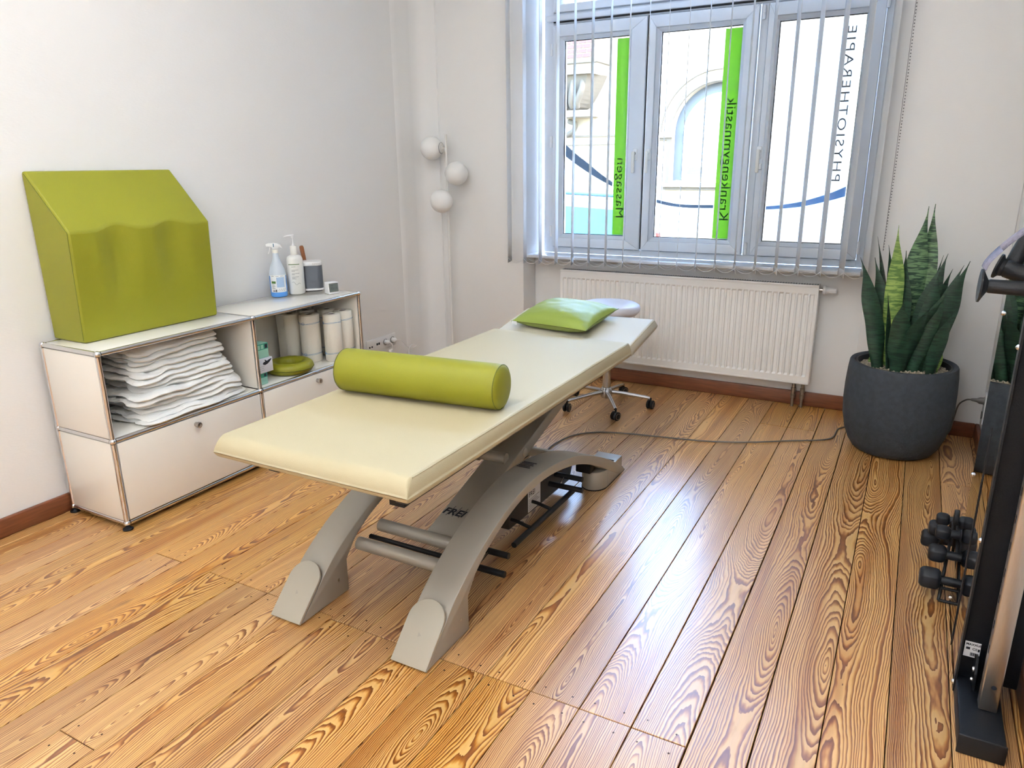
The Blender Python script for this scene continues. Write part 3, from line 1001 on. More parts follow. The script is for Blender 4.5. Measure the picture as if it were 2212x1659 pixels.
for yy in (W0 - 0.0006, W1 + 0.0006):
    obj('seam', G().tube([(-0.366, yy, 1.378), (-0.156, yy, 1.163), (-0.174, yy, T + 0.012)], 0.0011, 6), GREEND, wd)

# ------------------------------------------------------------------ folded sheets in the open compartment
rs = random.Random(5)
def sheet(i, cx, cy, z, lx, ly, th, rz, label):
    r = root('folded_sheet', label, 'sheet', (cx, cy, z), rz, 'folded white sheets in the open compartment', world=False)
    nu, nv = 40, 60
    for k in range(2):
        seed = i * 13.7 + k * 5.1
        kx, ky = (1.0, 1.0) if k == 0 else (0.97 + 0.05 * math.sin(seed), 0.97 + 0.04 * math.cos(seed))
        h = th * 0.5
        def surf(u, v, top):
            a, b_ = u * 2 - 1, v * 2 - 1
            ex = kx * lx / 2 * (1 + 0.09 * noise.noise(Vector((seed + b_ * 1.6, 0.0, 0.3))) + 0.035 * noise.noise(Vector((seed + b_ * 6, 5.0, 0.3))))
            ey = ky * ly / 2 * (1 + 0.07 * noise.noise(Vector((seed + a * 1.8, 3.0, 7.1))) + 0.025 * noise.noise(Vector((seed + a * 6, 4.0, 7.1))))
            edge = (max(0.0, 1 - abs(a) ** 8.0) * max(0.0, 1 - abs(b_) ** 12.0)) ** 0.4
            med = noise.noise(Vector((a * 3.0 + seed, b_ * 5.5, 5.0)))
            sml = noise.noise(Vector((a * 7 + seed, b_ * 14 + 2 * med, 9.0)))
            # shape shared by the whole pile: it slumps to the front and bulges in the middle
            pile = 0.010 * noise.noise(Vector((a * 0.9 + 0.3, b_ * 1.7 + 0.2 * i, 40.0 + 0.25 * i))) + 0.007 * noise.noise(Vector((a * 1.6, b_ * 4.0 + 0.35 * i, 50.0 + 0.4 * i)))
            pile -= 0.020 * smoothstep(0.35, 1.0, a) * (0.7 + 0.5 * noise.noise(Vector((b_ * 2.2, 0.6 * i, 60.0))))
            base_ = k * h + h * 0.5 + pile * (0.15 if i == 0 and k == 0 else 1.0)
            zz = base_ + edge * (h * 0.56 + 0.0045 * med + 0.0022 * sml) if top else base_ - edge * h * 0.5
            if top:
                zz -= 0.0030 * abs(math.sin(b_ * 10 + 5 * med)) ** 5 * edge
            return (a * ex * (1 - 0.10 * abs(b_) ** 10), b_ * ey * (1 - 0.07 * abs(a) ** 10), max(zz, 0.0 if i == 0 else -0.05))
        g = G().grid(lambda u, v: surf(u, v, True), nu, nv)
        g2 = G().grid(lambda u, v: surf(u, v, False), nu, nv)
        g.add(g2.v, [tuple(reversed(q_)) for q_ in g2.f])
        obj('fold', g, SHEET, r, smooth=180)
    return r
zz = SH + 0.001
spec = [  # cx, cy, depth, width, thickness, rz
    (-0.150, 0.420, 0.315, 0.560, 0.046, 3, 'crumpled lowest folded white sheet on the shelf of the sideboard'),
    (-0.158, 0.430, 0.280, 0.520, 0.044, -4, 'second folded white sheet from the bottom of the shelf stack'),
    (-0.160, 0.390, 0.285, 0.540, 0.046, 3, 'third folded white sheet from the bottom of the shelf stack'),
    (-0.163, 0.415, 0.270, 0.480, 0.044, -3, 'fourth folded white sheet, in the middle of the shelf stack'),
    (-0.165, 0.385, 0.275, 0.500, 0.044, 4, 'third folded white sheet from the top of the shelf stack'),
    (-0.168, 0.400, 0.255, 0.460, 0.044, -3, 'second folded white sheet from the top of the shelf stack'),
    (-0.170, 0.390, 0.245, 0.440, 0.040, 2, 'topmost folded white sheet just under the sideboard top'),
]
for i, (cx, cy, lx, ly, th, rz, lab) in enumerate(spec):
    sheet(i, cx, cy, zz, lx, ly, th, R(rz), lab)
    zz += 0.0448

# ------------------------------------------------------------------ paper rolls
def roll(loc, rz, label, r=0.051, h=0.256, loose=False, bands=True):
    t = root('paper_roll', label, 'paper roll', loc, rz, 'paper rolls in the sideboard', world=False)
    obj('paper', G().lathe([(0.0215, 0.001), (r - 0.004, 0.001), (r, 0.006), (r + 0.0006, h * 0.5), (r, h - 0.006), (r - 0.004, h - 0.001), (0.0215, h), (0.0215, 0.001)], n=36), PAPER, t, smooth=50)
    obj('core', G().lathe([(0.0212, 0.002), (0.0212, h - 0.004), (0.0196, h - 0.004), (0.0196, 0.03), (0, 0.03)], n=24), PAPERIN, t, smooth=50)
    if bands:
        for z0 in (0.045, h - 0.045):
            for ph, am in ((0.0, 0.003), (1.6, 0.0042)):
                pts = [((r + 0.0012) * math.cos(a), (r + 0.0012) * math.sin(a), z0 + am * math.sin(2 * a + ph)) for a in [2 * PI * j / 40 for j in range(40)]]
                obj('printed_line', G().tube(pts, 0.0007, 5, closed=True), BLUEPRINT, t)
            a0 = R(-75)
            pts = []
            for j in range(18):
                b_ = 2 * PI * j / 18
                aa = a0 + 0.17 * math.cos(b_)
                pts.append(((r + 0.0014) * math.cos(aa), (r + 0.0014) * math.sin(aa), z0 - 0.001 + 0.0062 * math.sin(b_)))
            obj('printed_oval', G().tube(pts, 0.0007, 5, closed=True), BLUEPRINT, t)
    if loose:
        g = G()
        n_ = 10
        v = []
        for j in range(n_ + 1):
            z = 0.002 + (h - 0.002) * j / n_
            o2 = 0.010 + 0.010 * (j / n_) ** 3
            for th in (0, 0.0012):
                v += [(-0.012, -r - 0.0012 - th, z), (-0.035, -r + 0.004 - th, z), (-0.050 - o2 * 0.6, -r + 0.012 - th, z)]
        f = []
        for j in range(n_):
            for k in (0, 1):
                a = j * 6 + k * 3
                for c in range(2):
                    f.append((a + c, a + c + 1, a + c + 7, a + c + 6))
        g.add(v, f)
        obj('loose_end', g, PAPER, t, smooth=180)
    return t
roll((-0.262, 1.236, SH), R(20), 'paper roll with a loose end hanging, beside the bare compartment back', r=0.049, loose=True, bands=False)
roll((-0.152, 1.268, SH), R(-10), 'wide front paper roll with blue bands behind the ring cushion', r=0.0535)
roll((-0.049, 1.328, SH), R(-40), 'slim foremost paper roll with blue bands beside the chrome shelf tube', r=0.047)
roll((-0.255, 1.348, SH), R(35), 'paper roll at the back, between the loose-ended and banded rolls', r=0.049)
roll((-0.170, 1.424, SH), R(60), 'rearmost middle paper roll, only its top showing', r=0.049)
roll((-0.062, 1.432, SH), R(5), 'paper roll with blue bands against the end panel of the sideboard', r=0.0505)

# ------------------------------------------------------------------ ring cushion and glove boxes
rc = root('ring_cushion', 'green ring-shaped head cushion lying beside the paper rolls', 'cushion', (-0.098, 1.045, SH), 0, world=False)
g = G()
def ringf(u, v):
    a = 2 * PI * u; b_ = 2 * PI * v
    Rr, rr = 0.088, 0.031
    wr = 1 + 0.05 * noise.noise(Vector((math.cos(a) * 5, math.sin(a) * 5, 2.0))) + 0.03 * math.sin(a * 9) * max(0, math.cos(b_))
    cr = rr * wr
    sq = 0.92 if math.sin(b_) > 0 else 0.86
    return ((Rr + cr * math.cos(b_)) * math.cos(a), (Rr + cr * math.cos(b_)) * math.sin(a), 0.0295 + cr * (sq + 0.06) * math.sin(b_))
g.grid(ringf, 64, 25, closed_u=True)
obj('padding', g, GREEN, rc, smooth=180)
pts = [((0.1205) * math.cos(2 * PI * j / 60), 0.1205 * math.sin(2 * PI * j / 60), 0.027 + 0.0012 * math.sin(j * 1.7)) for j in range(60)]
obj('seam', G().tube(pts, 0.0016, 6, closed=True), GREEND, rc, smooth=180)

def gbox(y0, y1, z0, z1, x0, x1, label, face, top):
    r = root('glove_box', label, 'box', ((x0 + x1) / 2, (y0 + y1) / 2, z0))
    obj('carton', G().box(x0, x1, y0, y1, z0, z1), face, r, bevel=0.001)
    return r
b1 = gbox(0.768, 0.835, SH + 0.0005, SH + 0.058, -0.16, -0.035, 'mint green carton at the bottom of the box stack', BOXMINT, None)
obj('printed_band', G().box(-0.0349, -0.0345, 0.769, 0.834, SH + 0.036, SH + 0.057), BOXTEAL, b1)
obj('printed_mark', G().box(-0.0344, -0.0340, 0.815, 0.828, SH + 0.040, SH + 0.054), INK, b1)
b2 = gbox(0.768, 0.872, SH + 0.059, SH + 0.128, -0.17, -0.030, 'white glove carton with black hand print, middle of the box stack', BOXW, None)
g = G()
hand = [(0.812, 0.100), (0.824, 0.096), (0.838, 0.099), (0.852, 0.106), (0.864, 0.116), (0.866, 0.121), (0.852, 0.119), (0.838, 0.114), (0.832, 0.117), (0.826, 0.122), (0.823, 0.119), (0.826, 0.112), (0.816, 0.111), (0.810, 0.106)]
g.prism([(y, SH + z) for y, z in hand], -0.0299, -0.0295, 'X')
obj('printed_hand', g, INK, b2)
g = G()
for k in range(3):
    g.box(-0.0299, -0.0296, 0.790, 0.793, SH + 0.072 + k * 0.009, SH + 0.0745 + k * 0.009)
    g.box(-0.0299, -0.0296, 0.797, 0.818 - 0.004 * (k % 2), SH + 0.0725 + k * 0.009, SH + 0.0738 + k * 0.009)
obj('printed_text', g, INKG, b2, kind='stuff')
b3 = gbox(0.768, 0.862, SH + 0.129, SH + 0.200, -0.16, -0.040, 'green and mint carton on top of the box stack', BOXMINT, None)
obj('printed_band', G().box(-0.0399, -0.0395, 0.769, 0.861, SH + 0.170, SH + 0.199), BOXTEAL, b3)
for y0 in (0.773, 0.795, 0.817, 0.841):
    obj('printed_mark', G().box(-0.0394, -0.0390, y0, y0 + 0.016, SH + 0.174, SH + 0.194), INK if y0 in (0.773, 0.841) else BOXMINT, b3)

# ------------------------------------------------------------------ bottles, speaker, clock, brush on the sideboard
def arc_patch(r, a0, a1, z0, z1, n=14, off=0.0006, sx=1.0, sy=1.0):
    g = G()
    v = []
    for j in range(n + 1):
        a = a0 + (a1 - a0) * j / n
        for o in (off, off + 0.0005):
            v += [((r + o) * sx * math.cos(a), (r + o) * sy * math.sin(a), z0), ((r + o) * sx * math.cos(a), (r + o) * sy * math.sin(a), z1)]
    f = []
    for j in range(n):
        a = j * 4; b_ = a + 4
        f += [(a, b_, b_ + 1, a + 1), (a + 2, a + 3, b_ + 3, b_ + 2), (a + 1, b_ + 1, b_ + 3, a + 3), (a, a + 2, b_ + 2, b_)]
    f += [(0, 1, 3, 2), (n * 4, n * 4 + 2, n * 4 + 3, n * 4 + 1)]
    return g.add(v, f)
CAMA = -44.0     # direction of the room's middle seen from the bottles (degrees)
sp_ = root('spray_bottle', 'clear spray bottle half full of blue cleaner with white trigger head', 'bottle', (-0.283, 1.202, T), 0, world=False)
obj('liquid_body', G().lathe([(0, 0.001), (0.038, 0.001), (0.0425, 0.006), (0.043, 0.02), (0.043, 0.112), (0, 0.112)], n=32), LIQUID, sp_, smooth=50)
obj('body', G().lathe([(0.043, 0.1122), (0.042, 0.125), (0.036, 0.148), (0.026, 0.175), (0.0185, 0.200), (0.0155, 0.215), (0.0150, 0.228), (0, 0.228)], n=32), BOTTLET, sp_, smooth=60)
hd = G()
a = R(CAMA - 90)
obj('neck_collar', G().lathe([(0, 0.2285), (0.0155, 0.2285), (0.0155, 0.2445), (0.013, 0.2465), (0, 0.2465)], n=20), IVORY, sp_, smooth=40)
poly = [(0.044, 0.262), (0.044, 0.274), (0.030, 0.279), (0.0, 0.280), (-0.014, 0.277), (-0.028, 0.268), (-0.038, 0.252), (-0.032, 0.251), (-0.020, 0.258), (-0.013, 0.247), (0.012, 0.247), (0.016, 0.258), (0.030, 0.262)]
hd.prism(poly, -0.011, 0.011, 'Y')
hd.xf(Matrix.Rotation(R(180 + CAMA + 90), 4, 'Z'))
obj('trigger_head', hd, WHITEP, sp_, bevel=0.003)
tg = G().prism([(0.020, 0.258), (0.027, 0.259), (0.031, 0.240), (0.037, 0.226), (0.032, 0.225), (0.025, 0.240)], -0.005, 0.005, 'Y').xf(Matrix.Rotation(R(180 + CAMA + 90), 4, 'Z'))
obj('trigger', tg, WHITEP, sp_, bevel=0.0015)
sg = G().box(0.004, 0.008, 0.0112, 0.0118, 0.260, 0.277).xf(Matrix.Rotation(R(180 + CAMA + 90), 4, 'Z'))
obj('teal_strip', sg, TEAL, sp_)
ca = R(CAMA)
obj('label', arc_patch(0.043, ca - 1.0, ca + 1.05, 0.028, 0.117, 20), LABELW, sp_, smooth=60)
obj('label_text_panel', arc_patch(0.043, ca - 0.18, ca + 0.72, 0.054, 0.106, 12, off=0.0013), LABELB, sp_, smooth=60)
obj('label_green_mark', arc_patch(0.043, ca - 0.82, ca - 0.30, 0.074, 0.086, 8, off=0.0013), INKGREEN, sp_, smooth=60)
obj('label_dark_bar', arc_patch(0.043, ca - 0.72, ca - 0.38, 0.0335, 0.0375, 8, off=0.0013), INK, sp_, smooth=60)
obj('label_dark_mark', arc_patch(0.043, ca - 0.34, ca - 0.22, 0.0305, 0.0425, 4, off=0.0013), INK, sp_, smooth=60)
tg = G()
for k in range(6):
    z = 0.046 + k * 0.0045
    q_ = arc_patch(0.043, ca - 0.80, ca - 0.36 - 0.08 * (k % 3), z, z + 0.0014, 5, off=0.0013); tg.add(q_.v, q_.f)
for k in range(8):
    q_ = arc_patch(0.043, ca - 0.05 + k * 0.11, ca + 0.0 + k * 0.11, 0.034 + 0.007 * (k % 2), 0.039 + 0.007 * (k % 2), 2, off=0.0013); tg.add(q_.v, q_.f)
for k in range(3):
    q_ = arc_patch(0.043, ca - 0.8 + k * 0.55, ca - 0.45 + k * 0.55, 0.1105, 0.1125, 3, off=0.0013); tg.add(q_.v, q_.f)
obj('label_small_print', tg, INKG, sp_, kind='stuff')

pb = root('pump_bottle', 'tall white pump dispenser bottle with a green line', 'bottle', (-0.262, 1.312, T), R(8), world=False)
K = 1.25
obj('body', G().lathe([(0, 0.001), (0.035, 0.001), (0.039, 0.005), (0.0395, 0.12), (0.0385, 0.185), (0.034, 0.199), (0.022, 0.206), (0.016, 0.208), (0, 0.208)], n=36, sy=K), BOTTLEW, pb, smooth=50)
obj('neck', G().lathe([(0, 0.2085), (0.0185, 0.2085), (0.0175, 0.250), (0.0165, 0.256), (0, 0.256)], n=24), IVORY, pb, smooth=40)
g = G().lathe([(0, 0.2565), (0.009, 0.2565), (0.0045, 0.268), (0.0035, 0.275), (0.0035, 0.296), (0.008, 0.298), (0.009, 0.311), (0.006, 0.3145), (0, 0.315)], n=16)
dr = Vector((math.cos(R(CAMA - 90)), math.sin(R(CAMA - 90)), 0))
g.tube([dr * 0.004 + Vector((0, 0, 0.308)), dr * 0.026 + Vector((0, 0, 0.308)), dr * 0.044 + Vector((0, 0, 0.303))], [0.0055, 0.0042, 0.0034], 10)
obj('pump', g, WHITEP, pb, smooth=40)
ca2 = R(CAMA - 4)
obj('green_line', arc_patch(0.0393, ca2 - 0.85, ca2 + 0.55, 0.160, 0.1635, 14, off=0.0006, sy=K), INKGREEN, pb, smooth=60)
tg = G()
for k, (z, w_) in enumerate(((0.148, .5), (0.131, .8), (0.125, .4), (0.113, .9), (0.107, .35), (0.095, .8), (0.089, .35), (0.085, .5))):
    q_ = arc_patch(0.0397, ca2 - 0.45, ca2 - 0.45 + w_, z, z + 0.0018, 6, off=0.0006, sy=K); tg.add(q_.v, q_.f)
obj('small_print', tg, INKG, pb, kind='stuff')
pts = []
for j in range(24):
    t = j / 23
    aa = ca2 - 0.5 + 1.0 * t
    r_ = 0.0398
    pts.append((r_ * math.cos(aa), r_ * K * math.sin(aa), 0.066 - 0.012 * t + 0.006 * math.sin(t * 9)))
obj('printed_wave', G().tube(pts, 0.0007, 5), INKG, pb)

def rsq(wx, wy, r, n=8):
    out = []
    for cx, cy, a0 in ((wx - r, wy - r, 0), (-wx + r, wy - r, 90), (-wx + r, -wy + r, 180), (wx - r, -wy + r, 270)):
        for j in range(n + 1):
            a = R(a0 + 90 * j / n)
            out.append((cx + r * math.cos(a), cy + r * math.sin(a)))
    return out
spk = root('speaker', 'small white loudspeaker with grey grille beside the pump bottle', 'speaker', (-0.262, 1.432, T), R(CAMA), world=False)
obj('base', G().prism(rsq(0.050, 0.050, 0.028), 0.001, 0.006, 'Z'), INK, spk)
obj('bottom_shell', G().prism(rsq(0.057, 0.057, 0.032), 0.006, 0.018, 'Z'), WHITEP, spk, bevel=0.003)
obj('grille', G().prism(rsq(0.0565, 0.0565, 0.032), 0.018, 0.140, 'Z'), SPKG, spk, smooth=60)
obj('top_shell', G().prism(rsq(0.058, 0.058, 0.033), 0.140, 0.161, 'Z'), WHITEP, spk, bevel=0.004)
obj('rear_shell', G().box(-0.059, -0.020, -0.0585, 0.0585, 0.014, 0.145), WHITEP, spk, bevel=0.008)
text('brand_lettering', 'SONOS', 0.011, frame((0.0582, 0.004, 0.147), (0, 1, 0), (0, 0, 1)), INKG, spk, spacing=1.2)

ck = root('desk_clock', 'little white cube clock with a grey display showing the time', 'clock', (-0.092, 1.395, T), R(-20), world=False)
obj('case', G().prism([(-0.022, 0.0005), (0.022, 0.0005), (0.016, 0.053), (-0.020, 0.053)], -0.027, 0.027, 'Y'), WHITEP, ck, bevel=0.003)
Mk = frame((0.0213, 0, 0.009), (0, 1, 0), Vector((-0.006, 0, 0.0525)))
obj('bezel', G().box(-0.023, 0.023, 0.0, 0.040, -0.001, 0.0006).xf(Mk), CABLE, ck)
obj('display', G().box(-0.020, 0.020, 0.003, 0.037, 0.0006, 0.0012).xf(Mk), LCD, ck)
text('display_digits', '13:12', 0.0155, Mk @ Matrix.Translation((0, 0.012, 0.0014)), INK, ck, align='CENTER', ext=0.0002)
text('display_small', '23', 0.007, Mk @ Matrix.Translation((-0.008, 0.028, 0.0014)), INK, ck, align='CENTER', ext=0.0002)

ck.scale = (1.18, 1.18, 1.18)
bh = root('brush_handle', 'brown wooden handle standing behind the loudspeaker', 'brush', (-0.335, 1.487, T))
p0, p1 = Vector((-0.335, 1.487, T + 0.006)), Vector((-0.352, 1.462, 0.973))
obj('handle', G().tube([p0, p0.lerp(p1, 0.5), p0.lerp(p1, 0.96), p1], [0.0115, 0.0105, 0.0120, 0.0085], 14), HANDLEW, bh, smooth=50)

# ------------------------------------------------------------------ wall sockets
so = root('wall_socket', 'four-gang white wall socket strip low on the wall beyond the sideboard', 'socket', (XL, 2.15, 0.266))
obj('plate', G().box(XL, XL + 0.009, 1.995, 2.298, 0.225, 0.309), WHITEP, so, bevel=0.003)
for k in (2, 3):
    cy = 1.995 + 0.0375 + k * 0.0755
    obj('socket_ring', G().lathe([(0.0205, 0.0), (0.0215, 0.002), (0.0195, 0.002), (0.018, -0.008), (0, -0.008)], (XL + 0.0105, cy, 0.267), 24, 'X'), CABLE, so, smooth=40)
cy = 1.995 + 0.0375
for d in (-0.012, 0.012):
    obj('aerial_jack', G().lathe([(0, 0), (0.006, 0), (0.006, 0.003), (0, 0.003)], (XL + 0.009, cy + d, 0.262), 14, 'X'), INK, so)
for d in (-0.010, 0.010):
    obj('network_jack', G().box(XL + 0.009, XL + 0.011, 1.995 + 0.113 + d - 0.007, 1.995 + 0.113 + d + 0.007, 0.262, 0.276), INK, so)
for k, nm in ((2, 'a'), (3, 'b')):
    cy = 1.995 + 0.0375 + k * 0.0755
    pg = root('plug', 'white plug with a curled cord in the end socket' if k == 3 else 'white charger plug in the third socket of the strip', 'plug', (XL + 0.012, cy, 0.267))
    obj('plug_body', G().lathe([(0, 0.0), (0.0165, 0.0), (0.0160, 0.018), (0.011, 0.028), (0.005, 0.034), (0, 0.034)], (XL + 0.0125, cy, 0.267), 18, 'X'), WHITEP, pg, smooth=40)
    if k == 3:
        pts = [(XL + 0.045, cy, 0.267), (XL + 0.055, cy + 0.03, 0.262), (XL + 0.04, cy + 0.09, 0.225), (XL + 0.03, cy + 0.14, 0.185), (XL + 0.04, cy + 0.19, 0.172), (XL + 0.05, cy + 0.215, 0.185), (XL + 0.045, cy + 0.19, 0.20), (XL + 0.035, cy + 0.155, 0.18), (XL + 0.03, cy + 0.15, 0.12), (XL + 0.03, cy + 0.15, 0.0035)]
    else:
        pts = [(XL + 0.045, cy, 0.267), (XL + 0.058, cy + 0.012, 0.25), (XL + 0.05, cy + 0.02, 0.2), (XL + 0.035, cy + 0.02, 0.10), (XL + 0.035, cy + 0.02, 0.0035)]
    obj('cord', G().tube(catmull(pts, 6), 0.0028, 8), WHITEP, pg, smooth=180)
    if k == 2:
        obj('adapter_block', G().box(XL + 0.030, XL + 0.052, cy + 0.004, cy + 0.036, 0.165, 0.215), WHITEP, pg, bevel=0.003)

so2 = root('wall_socket', 'upright double wall socket on the side wall behind the black pot', 'socket', (XR, 2.59, 0.21))
obj('plate', G().box(XR - 0.010, XR, 2.55, 2.632, 0.125, 0.275), WHITEP, so2, bevel=0.003)
for cz in (0.163, 0.237):
    obj('socket_ring', G().lathe([(0.0205, 0.0), (0.0215, 0.002), (0.0195, 0.002), (0.018, -0.006), (0, -0.006)], (XR - 0.011, 2.591, cz), 24, 'X').xf(Matrix.Translation((2 * (XR - 0.011), 0, 0)) @ Matrix.Scale(-1, 4, (1, 0, 0))), CABLE, so2, smooth=40)
# mains cord of the table: plug at the side wall, behind the pot, across the floor
mc = root('mains_cord', 'long grey mains cord running across the floor from the socket to the table', 'cord', (1.15, 1.5, 0.0))
obj('plug', G().lathe([(0, 0), (0.018, 0), (0.017, -0.018), (0.010, -0.030), (0.006, -0.055), (0, -0.055)], (XR - 0.0125, 2.591, 0.237), 16, 'X'), CABLE, mc, smooth=40)
pts = [(XR - 0.068, 2.591, 0.237), (2.97, 2.60, 0.228), (2.945, 2.62, 0.19), (2.935, 2.64, 0.10), (2.92, 2.65, 0.02), (2.86, 2.665, 0.0052), (2.60, 2.668, 0.005), (2.42, 2.55, 0.005), (2.38, 2.34, 0.005),
       (2.19, 2.21, 0.005), (2.023, 2.103, 0.005), (1.829, 2.019, 0.005), (1.621, 1.974, 0.005), (1.428, 1.938, 0.005), (1.27, 1.885, 0.005), (1.170, 1.78, 0.005), (1.135, 1.62, 0.005), (1.146, 1.497, 0.005), (1.19, 1.40, 0.005)]
obj('cable', G().tube(catmull(pts, 8), 0.0038, 8), CABLE, mc, smooth=180)

# ------------------------------------------------------------------ floor lamp
fl_ = root('floor_lamp', 'white floor lamp with three opal globes on a slim pole in the corner', 'floor lamp', (-0.120, 2.60, 0))
obj('base', G().lathe([(0, 0.001), (0.105, 0.001), (0.105, 0.010), (0.10, 0.014), (0.012, 0.016), (0, 0.016)], (-0.120, 2.60, 0), 36), LAMPW, fl_, smooth=40)
obj('pole', G().tube([(-0.120, 2.60, 0.016), (-0.119, 2.60, 1.584)], 0.0085, 16), LAMPW, fl_, smooth=40)
for (cx, cy, cz) in ((-0.222, 2.585, 1.500), (-0.037, 2.588, 1.340), (-0.110, 2.513, 1.168)):
    c = Vector((cx, cy, cz)); pole = Vector((-0.119, 2.60, cz))
    dv = (pole - c).normalized()
    gl = obj('globe', G().sphere(c, 0.0745, 32, 20), OPAL, fl_, smooth=180)
    a0 = c + dv * 0.0722
    M2 = Vector((0, 0, 1)).rotation_difference(dv).to_matrix().to_4x4(); M2.translation = c
    obj('collar', G().lathe([(0, 0.0655), (0.034, 0.0655), (0.034, 0.069), (0.031, 0.073), (0, 0.073)], n=28).xf(M2), LAMPW, gl, smooth=40)
    obj('collar_ring', G().lathe([(0.0335, 0.0665), (0.0355, 0.0665), (0.0355, 0.070), (0.0335, 0.070), (0.0335, 0.0665)], n=28).xf(M2), INKG, gl, smooth=40)
    obj('arm', G().tube([a0, pole - dv * 0.0075], 0.004, 8), LAMPW, gl)

# ------------------------------------------------------------------ treatment table
tt = root('treatment_table', 'cream padded treatment table on a grey arched lifting frame', 'massage table', (1.268, 0.62, 0))
CX0, CX1, CZ0, CZ1 = 0.915, 1.612, 0.578, 0.646
def slab(x0, x1, y0, y1, z0, z1, r_side, r_end0, r_end1, sag=0.0):
    """padded slab, rounded edges, softly hollowed top"""
    nu, nv = 40, 60
    def at(u, v, top):
        def ease(t, n=2.2):
            return t
        x = x0 + (x1 - x0) * u; y = y0 + (y1 - y0) * v
        hz = (z1 - z0) / 2; zc = (z0 + z1) / 2
        def rnd(dist, r):
            if dist >= r: return 1.0
            t = 1 - dist / r
            return math.sqrt(max(0.0, 1 - t * t))
        kk = rnd(x - x0, r_side) * rnd(x1 - x, r_side) * rnd(y - y0, r_end0) * rnd(y1 - y, r_end1)
        lip = (z1 - z0) * 0.30
        if top:
            z = z0 + lip + (z1 - z0 - lip) * kk
            z -= sag * (math.sin(PI * u) ** 1.5) * (0.5 + 0.5 * math.cos((v - 0.2) * 7)) * 0.5
        else:
            rb_ = 0.012
            kb = rnd(x - x0, rb_) * rnd(x1 - x, rb_) * rnd(y - y0, rb_ * 2) * rnd(y1 - y, rb_)
            z = z0 + lip - lip * kb
        return (x, y, z)
    # non-uniform sampling so that edges get enough points
    def samp(n, l, r0, r1):
        out = []
        m_ = 9
        for j in range(m_): out.append(r0 * (1 - math.cos(j / m_ * PI / 2)))
        inner = n - 2 * m_
        for j in range(inner): out.append(r0 + (l - r0 - r1) * j / (inner - 1))
        for j in range(m_ - 1, -1, -1): out.append(l - r1 * (1 - math.cos(j / m_ * PI / 2)))
        return [t / l for t in out]
    us = samp(nu, x1 - x0, r_side, r_side); vs = samp(nv, y1 - y0, r_end0, r_end1)
    g = G()
    top = [at(u, v, True) for v in vs for u in us]
    bot = [at(u, v, False) for v in vs for u in us]
    n = len(us); mv = len(vs)
    f = [(j * n + i, j * n + i + 1, (j + 1) * n + i + 1, (j + 1) * n + i) for j in range(mv - 1) for i in range(n - 1)]
    K_ = len(top)
    fb = [tuple(reversed([q_ + K_ for q_ in ff])) for ff in f]
    g.add(top + bot, f + fb)
    # stitch rim
    rim = [i for i in range(n)] + [j * n + n - 1 for j in range(1, mv)] + [(mv - 1) * n + i for i in range(n - 2, -1, -1)] + [j * n for j in range(mv - 2, 0, -1)]
    for a, b_ in zip(rim, rim[1:] + rim[:1]):
        g.f.append((a, a + K_, b_ + K_, b_))
    return g
mainc = obj('main_cushion', slab(CX0, CX1, -0.262, 1.385, CZ0, CZ1, 0.016, 0.040, 0.014, 0.006), CREAM, tt, smooth=180)
for sx, xx in ((1, CX1 - 0.0085), (-1, CX0 + 0.0085)):
    pts = [(xx, -0.252, CZ0 + 0.013), (xx, -0.255, CZ0 + 0.03), (xx, -0.243, CZ0 + 0.044), (xx, -0.222, CZ1 - 0.0060), (xx, -0.15, CZ1 - 0.0046), (xx, 0.5, CZ1 - 0.0048), (xx, 1.36, CZ1 - 0.0046)]
    obj('seam', G().tube(catmull(pts, 6), 0.0013, 6), SEAMC, mainc, smooth=180)
hc = G()
hslab = slab(CX0, CX1, 0.0, 0.366, 0.0, 0.056, 0.020, 0.014, 0.026, 0.012)
TILT = R(9.2)
MH = Matrix.Translation((0, 1.391, 0.574)) @ Matrix.Rotation(TILT, 4, 'X')
hslab.xf(MH)
headc = obj('head_cushion', hslab, CREAM2, tt, smooth=180)
for xx in (CX1 - 0.0085, CX0 + 0.0085):
    obj('seam', G().tube([MH @ Vector((xx, 0.012, 0.050)), MH @ Vector((xx, 0.18, 0.0512)), MH @ Vector((xx, 0.345, 0.050))], 0.0012, 6), SEAMC, headc, smooth=180)

